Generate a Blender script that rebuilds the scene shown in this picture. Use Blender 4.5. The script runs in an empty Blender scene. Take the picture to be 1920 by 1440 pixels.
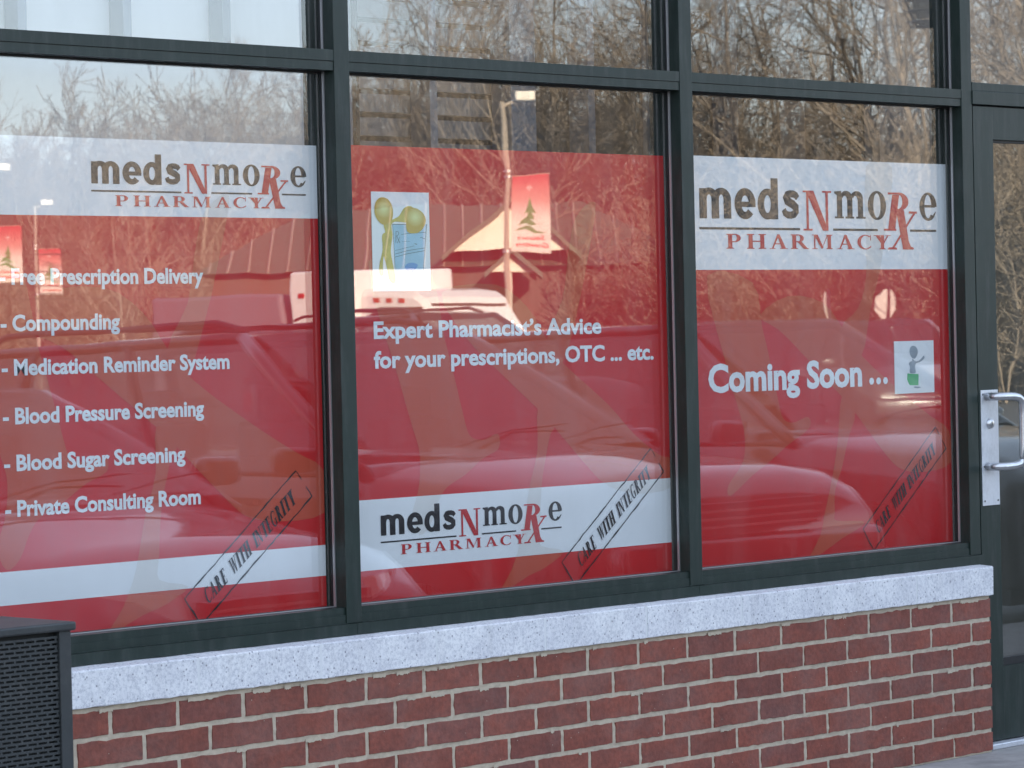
import bpy, bmesh, math, random
from mathutils import Vector, Matrix
R_ = math.radians
PI = math.pi
scene = bpy.context.scene
COL = scene.collection

# ---------------------------------------------------------------- camera
cam_d = bpy.data.cameras.new("camera")
cam = bpy.data.objects.new("camera", cam_d)
COL.objects.link(cam)
yaw, pitch, roll = R_(46.351), R_(-0.9113), R_(-1.2856)
CP = Vector((-5.95, -5.95, 1.3157))
F0 = Vector((math.sin(yaw)*math.cos(pitch), math.cos(yaw)*math.cos(pitch), math.sin(pitch)))
Rt0 = Vector((math.cos(yaw), -math.sin(yaw), 0.0))
U0 = Rt0.cross(F0)
Rt = Rt0*math.cos(roll) + U0*math.sin(roll)
Up = Rt.cross(F0)
m = Matrix.Identity(4)
for i in range(3):
    m[i][0] = Rt[i]; m[i][1] = Up[i]; m[i][2] = -F0[i]; m[i][3] = CP[i]
cam.matrix_world = m
cam_d.sensor_width = 36.0
cam_d.lens = 6195.0/1920.0*36.0
cam_d.clip_start = 0.1
cam_d.clip_end = 2000.0
cam_d.dof.use_dof = True
cam_d.dof.focus_distance = 8.5
cam_d.dof.aperture_fstop = 20.0
scene.camera = cam

# ---------------------------------------------------------------- world, sun, exposure
SUN_EL, SUN_AZ = R_(15.0), R_(200.0)     # direction towards the sun, measured from +X anticlockwise below
sun_dir = Vector((math.cos(R_(118))*math.cos(SUN_EL), math.sin(R_(118))*math.cos(SUN_EL), math.sin(SUN_EL)))
world = bpy.data.worlds.new("World")
scene.world = world
world.use_nodes = True
wn = world.node_tree
bg = wn.nodes["Background"]
sky = wn.nodes.new("ShaderNodeTexSky")
sky.sky_type = 'NISHITA'
sky.sun_disc = False
sky.sun_elevation = SUN_EL
sky.sun_rotation = math.atan2(sun_dir.x, sun_dir.y)
sky.air_density = 1.0
sky.dust_density = 0.5
sky.ozone_density = 1.0
tintn = wn.nodes.new("ShaderNodeMixRGB"); tintn.blend_type = 'MULTIPLY'; tintn.inputs[0].default_value = 1.0
tintn.inputs[2].default_value = (1.03, 0.965, 1.01, 1.0)
veil = wn.nodes.new("ShaderNodeMixRGB"); veil.inputs[0].default_value = 0.65     # thin even winter cloud over the clear sky
veil.inputs[2].default_value = (2.35, 2.95, 3.55, 1.0)
wn.links.new(sky.outputs[0], veil.inputs[1]); wn.links.new(veil.outputs[0], tintn.inputs[1]); wn.links.new(tintn.outputs[0], bg.inputs[0])
bg.inputs[1].default_value = 0.15
sun_d = bpy.data.lights.new("sun", 'SUN')
sun_d.energy = 5.0
sun_d.angle = R_(0.5)
sun_d.color = (1.0, 0.84, 0.64)
sun = bpy.data.objects.new("sun", sun_d)
COL.objects.link(sun)
sun.rotation_euler = (-sun_dir).to_track_quat('-Z', 'Y').to_euler()
scene.view_settings.view_transform = 'Standard'
scene.view_settings.look = 'None'
scene.view_settings.gamma = 1.0
scene.view_settings.exposure = 1.93
scene.cycles.max_bounces = 8
scene.cycles.transparent_max_bounces = 24
scene.cycles.caustics_reflective = False
scene.cycles.caustics_refractive = False

# ---------------------------------------------------------------- materials
def mat(name, color, rough=0.6, metal=0.0, var=0.0, scale=20.0, bump=0.0, coat=0.0, emis=None, spec=0.5, hue=None, detail=4.0, attr=None):
    M = bpy.data.materials.new(name); M.use_nodes = True
    nt = M.node_tree; P = nt.nodes["Principled BSDF"]
    P.inputs["Roughness"].default_value = rough
    P.inputs["Metallic"].default_value = metal
    P.inputs["Specular IOR Level"].default_value = spec
    if coat:
        P.inputs["Coat Weight"].default_value = coat
        P.inputs["Coat Roughness"].default_value = 0.04
    base = (*color, 1.0)
    P.inputs["Base Color"].default_value = base
    tc = nt.nodes.new("ShaderNodeTexCoord")
    if var > 0 or bump > 0:
        n = nt.nodes.new("ShaderNodeTexNoise"); n.inputs["Scale"].default_value = scale
        n.inputs["Detail"].default_value = detail; n.inputs["Roughness"].default_value = 0.6
        nt.links.new(tc.outputs["Object"], n.inputs["Vector"])
        if var > 0:
            r = nt.nodes.new("ShaderNodeValToRGB")
            lo = tuple(c*(1-var) for c in color); hi = tuple(min(1, c*(1+var)) for c in color)
            if hue: hi = hue
            r.color_ramp.elements[0].color = (*lo, 1); r.color_ramp.elements[1].color = (*hi, 1)
            r.color_ramp.elements[0].position = 0.3; r.color_ramp.elements[1].position = 0.7
            nt.links.new(n.outputs["Fac"], r.inputs[0]); nt.links.new(r.outputs[0], P.inputs["Base Color"])
        if bump > 0:
            b = nt.nodes.new("ShaderNodeBump"); b.inputs["Strength"].default_value = bump
            b.inputs["Distance"].default_value = 0.004
            nt.links.new(n.outputs["Fac"], b.inputs["Height"]); nt.links.new(b.outputs[0], P.inputs["Normal"])
    if emis:
        P.inputs["Emission Color"].default_value = (*emis[0], 1); P.inputs["Emission Strength"].default_value = emis[1]
    return M

def glass_mat(name, refl, tint, wob=0.0):
    M = bpy.data.materials.new(name); M.use_nodes = True
    nt = M.node_tree; nt.nodes.clear()
    out = nt.nodes.new("ShaderNodeOutputMaterial"); mix = nt.nodes.new("ShaderNodeMixShader")
    tr = nt.nodes.new("ShaderNodeBsdfTransparent"); gl = nt.nodes.new("ShaderNodeBsdfGlossy")
    tr.inputs[0].default_value = (*tint, 1); gl.inputs[0].default_value = (1, 1, 1, 1); gl.inputs["Roughness"].default_value = 0.0
    lw = nt.nodes.new("ShaderNodeLayerWeight"); lw.inputs["Blend"].default_value = 0.5
    mr = nt.nodes.new("ShaderNodeMapRange")
    mr.inputs["From Min"].default_value = 0.0; mr.inputs["From Max"].default_value = 1.0
    mr.inputs["To Min"].default_value = refl*0.82; mr.inputs["To Max"].default_value = min(1, refl*1.6)
    nt.links.new(lw.outputs["Facing"], mr.inputs["Value"]); nt.links.new(mr.outputs[0], mix.inputs[0])
    nt.links.new(tr.outputs[0], mix.inputs[1]); nt.links.new(gl.outputs[0], mix.inputs[2])
    du = nt.nodes.new("ShaderNodeBsdfDiffuse"); du.inputs[0].default_value = (0.62, 0.60, 0.56, 1); mx = nt.nodes.new("ShaderNodeMixShader")
    tcd = nt.nodes.new("ShaderNodeTexCoord"); mpd = nt.nodes.new("ShaderNodeMapping"); mpd.inputs["Scale"].default_value = (9, 9, 1.6)
    nd = nt.nodes.new("ShaderNodeTexNoise"); nd.inputs["Scale"].default_value = 1.0; nd.inputs["Detail"].default_value = 7; nd.inputs["Roughness"].default_value = 0.65
    rd = nt.nodes.new("ShaderNodeMapRange"); rd.inputs["From Min"].default_value = 0.46; rd.inputs["From Max"].default_value = 0.75; rd.inputs["To Max"].default_value = 0.035 if wob else 0.0
    nt.links.new(tcd.outputs["Object"], mpd.inputs[0]); nt.links.new(mpd.outputs[0], nd.inputs["Vector"]); nt.links.new(nd.outputs["Fac"], rd.inputs["Value"])
    nt.links.new(rd.outputs[0], mx.inputs[0]); nt.links.new(mix.outputs[0], mx.inputs[1]); nt.links.new(du.outputs[0], mx.inputs[2]); nt.links.new(mx.outputs[0], out.inputs[0])
    if wob:
        tc = nt.nodes.new("ShaderNodeTexCoord"); n = nt.nodes.new("ShaderNodeTexNoise")
        n.inputs["Scale"].default_value = 5.0; n.inputs["Detail"].default_value = 1.0
        b = nt.nodes.new("ShaderNodeBump"); b.inputs["Strength"].default_value = 1.0; b.inputs["Distance"].default_value = wob
        nt.links.new(tc.outputs["Object"], n.inputs["Vector"]); nt.links.new(n.outputs["Fac"], b.inputs["Height"])
        nt.links.new(b.outputs[0], gl.inputs["Normal"])
    return M

M = {}
M['frame'] = mat('dark_green_anodised_aluminium', (0.012, 0.023, 0.018), 0.42, 0.0, 0.18, 9.0, 0.0, spec=0.4)
M['gasket'] = mat('black_rubber_gasket', (0.008, 0.008, 0.009), 0.5)
M['spacer'] = mat('silver_spacer_strip', (0.42, 0.40, 0.40), 0.35, 0.6)
M['steel'] = mat('brushed_steel', (0.62, 0.62, 0.63), 0.28, 0.9, 0.06, 60, 0.02)
M['plate'] = mat('satin_aluminium_plate', (0.68, 0.69, 0.72), 0.45, 0.5, 0.04, 80)
M['glass'] = glass_mat('shop_window_glass', 0.108, (0.985, 0.99, 0.985), 0.00012)
M['door_glass'] = glass_mat('door_glass', 0.13, (0.80, 0.83, 0.82), 0.00012)
M['black'] = mat('matt_black', (0.01, 0.01, 0.01), 0.7)
M['ink_black'] = mat('black_ink', (0.012, 0.012, 0.014), 0.6)
M['ink_red'] = mat('red_ink', (0.55, 0.025, 0.03), 0.6)
M['ink_white'] = mat('white_ink', (0.86, 0.88, 0.90), 0.6)
M['poster_red'] = mat('poster_red', (0.62, 0.006, 0.009), 0.5, var=0.03, scale=3)
M['poster_white'] = mat('poster_white', (0.86, 0.88, 0.90), 0.5)
M['tint_orange'] = mat('poster_faded_orange', (0.57, 0.075, 0.032), 0.55)
M['tint_beige'] = mat('poster_faded_beige', (0.78, 0.77, 0.75), 0.55)
M['stone'] = mat('speckled_white_cast_stone', (0.74, 0.75, 0.77), 0.85)
def stone_nodes():
    nt = M['stone'].node_tree; P = nt.nodes["Principled BSDF"]
    tc = nt.nodes.new("ShaderNodeTexCoord")
    n1 = nt.nodes.new("ShaderNodeTexNoise"); n1.inputs["Scale"].default_value = 130; n1.inputs["Detail"].default_value = 6; n1.inputs["Roughness"].default_value = 0.75
    r1 = nt.nodes.new("ShaderNodeValToRGB"); r1.color_ramp.elements[0].position = 0.34; r1.color_ramp.elements[1].position = 0.56
    r1.color_ramp.elements[0].color = (0.52, 0.52, 0.55, 1); r1.color_ramp.elements[1].color = (0.82, 0.81, 0.81, 1)
    v = nt.nodes.new("ShaderNodeTexVoronoi"); v.inputs["Scale"].default_value = 62; v.inputs["Randomness"].default_value = 1
    r2 = nt.nodes.new("ShaderNodeValToRGB"); r2.color_ramp.elements[0].position = 0.10; r2.color_ramp.elements[1].position = 0.20
    r2.color_ramp.elements[0].color = (0.42, 0.41, 0.44, 1); r2.color_ramp.elements[1].color = (1, 1, 1, 1)
    n3 = nt.nodes.new("ShaderNodeTexNoise"); n3.inputs["Scale"].default_value = 9
    r3 = nt.nodes.new("ShaderNodeValToRGB"); r3.color_ramp.elements[0].position = 0.35; r3.color_ramp.elements[1].position = 0.65
    r3.color_ramp.elements[0].color = (0.88, 0.88, 0.90, 1); r3.color_ramp.elements[1].color = (1, 1, 1, 1)
    mx = nt.nodes.new("ShaderNodeMixRGB"); mx.blend_type = 'MULTIPLY'; mx.inputs[0].default_value = 1.0
    mx2 = nt.nodes.new("ShaderNodeMixRGB"); mx2.blend_type = 'MULTIPLY'; mx2.inputs[0].default_value = 1.0
    for a in (n1, v, n3): nt.links.new(tc.outputs["Object"], a.inputs["Vector"])
    nt.links.new(n1.outputs["Fac"], r1.inputs[0]); nt.links.new(v.outputs["Distance"], r2.inputs[0]); nt.links.new(n3.outputs["Fac"], r3.inputs[0])
    nt.links.new(r1.outputs[0], mx.inputs[1]); nt.links.new(r2.outputs[0], mx.inputs[2])
    nt.links.new(mx.outputs[0], mx2.inputs[1]); nt.links.new(r3.outputs[0], mx2.inputs[2]); nt.links.new(mx2.outputs[0], P.inputs["Base Color"])
    b = nt.nodes.new("ShaderNodeBump"); b.inputs["Distance"].default_value = 0.003; b.inputs["Strength"].default_value = 0.5
    nt.links.new(n1.outputs["Fac"], b.inputs["Height"]); nt.links.new(b.outputs[0], P.inputs["Normal"])
stone_nodes()
M['mortar'] = mat('sandy_mortar', (0.50, 0.415, 0.31), 0.95, var=0.10, scale=60, bump=0.5)
M['stone_mortar'] = mat('pale_joint_mortar', (0.70, 0.70, 0.70), 0.95)
def brick_nodes():
    Mb = bpy.data.materials.new('red_brick'); Mb.use_nodes = True
    nt = Mb.node_tree; P = nt.nodes["Principled BSDF"]; P.inputs["Roughness"].default_value = 0.85
    at = nt.nodes.new("ShaderNodeAttribute"); at.attribute_name = "Col"
    tc = nt.nodes.new("ShaderNodeTexCoord"); n = nt.nodes.new("ShaderNodeTexNoise")
    n.inputs["Scale"].default_value = 90; n.inputs["Detail"].default_value = 6
    n2 = nt.nodes.new("ShaderNodeTexNoise"); n2.inputs["Scale"].default_value = 14; n2.inputs["Detail"].default_value = 3
    r = nt.nodes.new("ShaderNodeValToRGB"); r.color_ramp.elements[0].color = (0.80, 0.80, 0.80, 1); r.color_ramp.elements[1].color = (1.16, 1.13, 1.1, 1)
    r.color_ramp.elements[0].position = 0.3; r.color_ramp.elements[1].position = 0.7
    r2 = nt.nodes.new("ShaderNodeValToRGB"); r2.color_ramp.elements[0].color = (0.90, 0.93, 0.97, 1); r2.color_ramp.elements[1].color = (1.06, 1.0, 0.96, 1)
    r2.color_ramp.elements[0].position = 0.35; r2.color_ramp.elements[1].position = 0.6
    v = nt.nodes.new("ShaderNodeTexVoronoi"); v.inputs["Scale"].default_value = 30
    r3 = nt.nodes.new("ShaderNodeValToRGB"); r3.color_ramp.elements[0].color = (1, 1, 1, 1); r3.color_ramp.elements[1].color = (0, 0, 0, 1)
    r3.color_ramp.elements[0].position = 0.025; r3.color_ramp.elements[1].position = 0.05
    mx = nt.nodes.new("ShaderNodeMixRGB"); mx.blend_type = 'MULTIPLY'; mx.inputs[0].default_value = 1
    mx2 = nt.nodes.new("ShaderNodeMixRGB"); mx2.blend_type = 'MULTIPLY'; mx2.inputs[0].default_value = 1
    mx3 = nt.nodes.new("ShaderNodeMixRGB"); mx3.inputs[2].default_value = (0.45, 0.38, 0.30, 1)
    nt.links.new(v.outputs["Distance"], r3.inputs[0]); nt.links.new(r3.outputs[0], mx3.inputs[0])
    for a in (n, n2, v): nt.links.new(tc.outputs["Object"], a.inputs["Vector"])
    nt.links.new(n.outputs["Fac"], r.inputs[0]); nt.links.new(n2.outputs["Fac"], r2.inputs[0])
    nt.links.new(at.outputs["Color"], mx.inputs[1]); nt.links.new(r.outputs[0], mx.inputs[2])
    nt.links.new(mx.outputs[0], mx2.inputs[1]); nt.links.new(r2.outputs[0], mx2.inputs[2]); nt.links.new(mx2.outputs[0], mx3.inputs[1])
    nt.links.new(mx3.outputs[0], P.inputs["Base Color"])
    b = nt.nodes.new("ShaderNodeBump"); b.inputs["Distance"].default_value = 0.003; b.inputs["Strength"].default_value = 0.6
    nt.links.new(n.outputs["Fac"], b.inputs["Height"]); nt.links.new(b.outputs[0], P.inputs["Normal"])
    return Mb
M['brick'] = brick_nodes()
M['concrete'] = mat('grey_concrete', (0.36, 0.34, 0.32), 0.9, var=0.14, scale=14, bump=0.4)
M['asphalt'] = mat('asphalt', (0.10, 0.10, 0.10), 0.85, var=0.25, scale=30, bump=0.6)
M['paint_white'] = mat('road_paint', (0.70, 0.70, 0.68), 0.7, var=0.1, scale=20)
M['drywall'] = mat('white_drywall', (0.60, 0.61, 0.62), 0.9, var=0.04, scale=3)
M['interior_dark'] = mat('interior_grey', (0.10, 0.10, 0.10), 0.9, var=0.2, scale=2)
M['stud'] = mat('galvanised_stud', (0.16, 0.19, 0.24), 0.5, 0.3)
M['slat'] = mat('grey_panel', (0.22, 0.21, 0.21), 0.8, var=0.2, scale=8)
M['blue_door'] = mat('blue_grey_painted_door', (0.12, 0.16, 0.22), 0.6)
M['eifs'] = mat('beige_render', (0.55, 0.50, 0.42), 0.9, var=0.05, scale=8)
M['bin'] = mat('dark_grey_powder_coat', (0.030, 0.033, 0.034), 0.5, var=0.15, scale=30)
M['bark'] = mat('grey_brown_bark', (0.25, 0.215, 0.175), 0.95, var=0.30, scale=6)
M['twig'] = mat('brown_twig', (0.235, 0.20, 0.16), 0.95, var=0.30, scale=3)
M['litter'] = mat('leaf_litter', (0.14, 0.11, 0.07), 0.95, var=0.4, scale=2)
M['tyre'] = mat('tyre_rubber', (0.02, 0.02, 0.02), 0.8)
M['rim'] = mat('alloy_rim', (0.5, 0.5, 0.52), 0.3, 0.8)
M['chrome'] = mat('chrome_trim', (0.7, 0.7, 0.72), 0.12, 1.0)
M['car_glass'] = glass_mat('car_window_glass', 0.10, (0.38, 0.41, 0.41))
M['car_inside'] = mat('dark_car_interior', (0.03, 0.03, 0.032), 0.9)
M['lamp_lens'] = mat('headlight_lens', (0.75, 0.75, 0.72), 0.08, 0.4, coat=1.0)
M['lamp_glint'] = mat('headlight_sun_glint', (0.9, 0.9, 0.8), 0.2, emis=((1.0, 0.98, 0.72), 14.0))  # emission stands in for sun glints on the headlight lenses
M['tail'] = mat('red_tail_lens', (0.4, 0.01, 0.01), 0.2)
M['trim'] = mat('black_plastic_trim', (0.02, 0.02, 0.034), 0.5)
M['car_blue'] = mat('slate_blue_paint', (0.03, 0.037, 0.058), 0.32, 0.3, coat=1.0)
M['car_silver'] = mat('pewter_silver_paint', (0.36, 0.36, 0.37), 0.3, 0.5, coat=1.0)
M['car_maroon'] = mat('dark_maroon_paint', (0.035, 0.008, 0.012), 0.32, 0.2, coat=1.0)
M['car_graphite'] = mat('graphite_paint', (0.08, 0.08, 0.085), 0.3, 0.3, coat=1.0)
M['car_black'] = mat('black_paint', (0.012, 0.012, 0.014), 0.25, 0.1, coat=1.0)
M['car_white'] = mat('white_paint', (0.78, 0.76, 0.74), 0.35, coat=0.6)
M['pole'] = mat('bronze_pole_paint', (0.46, 0.39, 0.31), 0.5, 0.2)
M['pole_white'] = mat('cream_lamp_head', (0.75, 0.70, 0.60), 0.5)
M['banner_red'] = mat('banner_red_cloth', (0.62, 0.02, 0.03), 0.7)
M['banner_white'] = mat('banner_white_cloth', (0.80, 0.78, 0.74), 0.7)
M['banner_green'] = mat('banner_green_print', (0.06, 0.20, 0.07), 0.7)
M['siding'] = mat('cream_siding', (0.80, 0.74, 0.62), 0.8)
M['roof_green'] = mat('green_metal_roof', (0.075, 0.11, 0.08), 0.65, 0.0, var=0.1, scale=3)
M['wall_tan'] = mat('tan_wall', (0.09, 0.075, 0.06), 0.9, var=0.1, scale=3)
M['sign_back'] = mat('bare_aluminium_sign_back', (0.72, 0.70, 0.66), 0.5, 0.3)
M['wire'] = mat('cable_sheath', (0.10, 0.09, 0.08), 0.6)
def banner_grad():
    nt = M['banner_red'].node_tree; P = nt.nodes["Principled BSDF"]
    tc = nt.nodes.new("ShaderNodeTexCoord"); sp = nt.nodes.new("ShaderNodeSeparateXYZ"); r = nt.nodes.new("ShaderNodeValToRGB")
    nt.links.new(tc.outputs["Generated"], sp.inputs[0]); nt.links.new(sp.outputs["Z"], r.inputs[0]); nt.links.new(r.outputs[0], P.inputs["Base Color"])
    e = r.color_ramp.elements; e[0].position = 0.40; e[0].color = (0.62, 0.55, 0.50, 1); e[1].position = 0.98; e[1].color = (0.42, 0.04, 0.05, 1)
    x = e.new(0.66); x.color = (0.52, 0.22, 0.20, 1)
banner_grad()
# broad yellow wash of the drawing's figure
def egg_mat(name, c0, c1):
    Mx = bpy.data.materials.new(name); Mx.use_nodes = True
    nt = Mx.node_tree; P = nt.nodes["Principled BSDF"]; P.inputs["Roughness"].default_value = 0.6
    tc = nt.nodes.new("ShaderNodeTexCoord"); g = nt.nodes.new("ShaderNodeTexGradient"); g.gradient_type = 'SPHERICAL'
    mp = nt.nodes.new("ShaderNodeMapping"); mp.inputs["Location"].default_value = (-1.0, -1.0, -1.5); mp.inputs["Scale"].default_value = (2.0, 2.0, 2.5)
    r = nt.nodes.new("ShaderNodeValToRGB"); r.color_ramp.elements[0].color = (*c0, 1); r.color_ramp.elements[1].color = (*c1, 1)
    r.color_ramp.elements[0].position = 0.1; r.color_ramp.elements[1].position = 0.85
    nt.links.new(tc.outputs["Generated"], mp.inputs[0]); nt.links.new(mp.outputs[0], g.inputs[0]); nt.links.new(g.outputs["Fac"], r.inputs[0]); nt.links.new(r.outputs[0], P.inputs["Base Color"])
    return Mx
M['egg'] = egg_mat('yellow_ochre_wash', (0.52, 0.33, 0.035), (0.72, 0.70, 0.30))
M['egg_plain'] = mat('ochre_wash', (0.56, 0.44, 0.08), 0.6, var=0.25, scale=25)
M['paper_blue'] = mat('pale_blue_paper', (0.32, 0.55, 0.72), 0.6, var=0.12, scale=14)
M['blue_wash'] = mat('blue_wash', (0.10, 0.28, 0.62), 0.6)
M['grey_fig'] = mat('grey_figure', (0.26, 0.31, 0.36), 0.6, var=0.25, scale=22)
M['green_box'] = mat('green_block', (0.03, 0.42, 0.12), 0.6)

def grime(Mx, colr, amount, scl, lo=0.5, hi=0.75):
    nt = Mx.node_tree; P = nt.nodes["Principled BSDF"]; inp = P.inputs["Base Color"]
    src = inp.links[0].from_socket if inp.links else None
    g = nt.nodes.new("ShaderNodeNewGeometry"); mp = nt.nodes.new("ShaderNodeMapping"); mp.inputs["Scale"].default_value = scl
    n = nt.nodes.new("ShaderNodeTexNoise"); n.inputs["Scale"].default_value = 1.0; n.inputs["Detail"].default_value = 8; n.inputs["Roughness"].default_value = 0.7
    mr = nt.nodes.new("ShaderNodeMapRange"); mr.inputs["From Min"].default_value = lo; mr.inputs["From Max"].default_value = hi; mr.inputs["To Max"].default_value = amount
    mx = nt.nodes.new("ShaderNodeMixRGB"); mx.inputs[2].default_value = (*colr, 1)
    if src: nt.links.new(src, mx.inputs[1])
    else: mx.inputs[1].default_value = inp.default_value
    nt.links.new(g.outputs["Position"], mp.inputs[0]); nt.links.new(mp.outputs[0], n.inputs["Vector"]); nt.links.new(n.outputs["Fac"], mr.inputs["Value"])
    nt.links.new(mr.outputs[0], mx.inputs[0]); nt.links.new(mx.outputs[0], inp)
grime(M['frame'], (0.10, 0.10, 0.095), 0.35, (30, 30, 5), 0.48, 0.8)
grime(M['frame'], (0.16, 0.16, 0.15), 0.30, (160, 160, 160), 0.62, 0.72)
grime(M['stone'], (0.36, 0.35, 0.35), 0.45, (14, 14, 3.5), 0.52, 0.80)
grime(M['brick'], (0.34, 0.30, 0.27), 0.20, (5, 5, 7), 0.46, 0.80)
grime(M['brick'], (0.06, 0.04, 0.035), 0.45, (26, 26, 30), 0.56, 0.80)
grime(M['mortar'], (0.20, 0.17, 0.14), 0.45, (11, 11, 17), 0.50, 0.80)
grime(M['concrete'], (0.12, 0.115, 0.11), 0.6, (5, 5, 5), 0.45, 0.75)
grime(M['plate'], (0.30, 0.30, 0.30), 0.5, (40, 40, 18), 0.50, 0.80)
grime(M['bin'], (0.10, 0.095, 0.09), 0.5, (25, 25, 14), 0.5, 0.8)

# ---------------------------------------------------------------- helpers
def put(name, mesh_or_bm, material, parent=None, smooth=False):
    if isinstance(mesh_or_bm, bmesh.types.BMesh):
        me = bpy.data.meshes.new(name); mesh_or_bm.to_mesh(me); mesh_or_bm.free()
    else: me = mesh_or_bm
    if material: 
        me.materials.clear()
        for x in (material if isinstance(material, (list, tuple)) else [material]): me.materials.append(x)
    if smooth: me.polygons.foreach_set('use_smooth', [True]*len(me.polygons))
    o = bpy.data.objects.new(name, me); COL.objects.link(o)
    if parent: o.parent = parent
    return o
def tag(o, label, cat, group=None):
    o['label'] = label; o['category'] = cat
    if group: o['group'] = group
    return o
def thing(name, label, cat, loc=(0, 0, 0), rz=0.0, group=None):
    o = bpy.data.objects.new(name, None); COL.objects.link(o)
    o.location = loc; o.rotation_euler = (0, 0, rz); o.empty_display_size = 0.2
    return tag(o, label, cat, group)
def structure(o, label=None):
    o['kind'] = 'structure'
    return o
def children(o): return [c for c in bpy.data.objects if c.parent == o]
def copy_tree(o, parent=None):
    c = o.copy(); COL.objects.link(c)
    if parent: c.parent = parent
    for ch in children(o): copy_tree(ch, c)
    return c
def box(bm, x0, x1, y0, y1, z0, z1, bev=0.0):
    vs = [bm.verts.new(p) for p in ((x0, y0, z0), (x1, y0, z0), (x1, y1, z0), (x0, y1, z0), (x0, y0, z1), (x1, y0, z1), (x1, y1, z1), (x0, y1, z1))]
    fs = [bm.faces.new([vs[i] for i in f]) for f in ((0, 3, 2, 1), (4, 5, 6, 7), (0, 1, 5, 4), (1, 2, 6, 5), (2, 3, 7, 6), (3, 0, 4, 7))]
    if bev > 0:
        es = list({e for f in fs for e in f.edges})
        bmesh.ops.bevel(bm, geom=es, offset=bev, segments=2, affect='EDGES', profile=0.5)
    return vs
def tube(bm, pts, radii, n=8, cap=True):
    rings = []
    pts = [Vector(p) for p in pts]
    if not isinstance(radii, (list, tuple)): radii = [radii]*len(pts)
    for i, p in enumerate(pts):
        d = (pts[min(i+1, len(pts)-1)]-pts[max(i-1, 0)])
        if d.length < 1e-9: d = Vector((0, 0, 1))
        d.normalize()
        a = Vector((0, 0, 1)) if abs(d.z) < 0.9 else Vector((1, 0, 0))
        u = d.cross(a).normalized(); v = d.cross(u)
        rings.append([bm.verts.new(p+(u*math.cos(2*PI*k/n)+v*math.sin(2*PI*k/n))*radii[i]) for k in range(n)])
    for a, b in zip(rings, rings[1:]):
        for k in range(n): bm.faces.new((a[k], a[(k+1) % n], b[(k+1) % n], b[k]))
    if cap:
        bm.faces.new(rings[0][::-1]); bm.faces.new(rings[-1])
def lathe(bm, prof, n=24, axis='z', c=(0, 0, 0)):
    rings = []
    for r, h in prof:
        ring = []
        for k in range(n):
            a = 2*PI*k/n; x, y = r*math.cos(a), r*math.sin(a)
            p = (x, y, h) if axis == 'z' else ((h, x, y) if axis == 'x' else (x, h, y))
            ring.append(bm.verts.new((p[0]+c[0], p[1]+c[1], p[2]+c[2])))
        rings.append(ring)
    for a, b in zip(rings, rings[1:]):
        for k in range(n): bm.faces.new((a[k], a[(k+1) % n], b[(k+1) % n], b[k]))
    bmesh.ops.recalc_face_normals(bm, faces=bm.faces[:])

# flat print shapes: 2D (x,z) outlines laid at depth y, facing -y
class Print:
    """printed shapes on a sheet; each piece sits 0.02 mm proud of the one before so nothing is coplanar"""
    def __init__(s, y, fx=lambda p: p): s.bm = bmesh.new(); s.y = y; s.k = 0; s.fx = fx
    def poly(s, pts):
        s.k += 1; y = s.y-0.00002*(s.k % 9)
        vs = [s.bm.verts.new((q[0], y, q[1])) for q in map(s.fx, pts)]
        f = s.bm.faces.new(vs); f.normal_update()
        if f.normal.y > 0: f.normal_flip()
        return f
    def rect(s, x0, x1, z0, z1): s.poly([(x0, z0), (x1, z0), (x1, z1), (x0, z1)])
    def ring(s, cx, cz, rx, rz, ix, iz, a0=0, a1=360, n=28, icx=0.0, icz=0.0):
        s.k += 1; y = s.y-0.00002*(s.k % 9)
        out, inn = [], []
        for i in range(n+1):
            a = R_(a0+(a1-a0)*i/n)
            o_ = s.fx((cx+rx*math.cos(a), cz+rz*math.sin(a))); i_ = s.fx((cx+icx+ix*math.cos(a), cz+icz+iz*math.sin(a)))
            out.append(s.bm.verts.new((o_[0], y, o_[1]))); inn.append(s.bm.verts.new((i_[0], y, i_[1])))
        for i in range(n):
            f = s.bm.faces.new((out[i], out[i+1], inn[i+1], inn[i])); f.normal_update()
            if f.normal.y > 0: f.normal_flip()
    def ell(s, cx, cz, rx, rz, n=28):
        s.poly([(cx+rx*math.cos(2*PI*i/n), cz+rz*math.sin(2*PI*i/n)) for i in range(n)])
    def stroke(s, pts, w):
        L = []; Rr = []
        for i, p in enumerate(pts):
            a = pts[max(i-1, 0)]; b = pts[min(i+1, len(pts)-1)]
            dx, dz = b[0]-a[0], b[1]-a[1]; l = math.hypot(dx, dz) or 1
            ww = (w[i] if isinstance(w, (list, tuple)) else w)/2
            L.append((p[0]-dz/l*ww, p[1]+dx/l*ww)); Rr.append((p[0]+dz/l*ww, p[1]-dx/l*ww))
        s.poly(L+Rr[::-1])
    def done(s, name, material, parent): return put(name, s.bm, material, parent)

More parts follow.
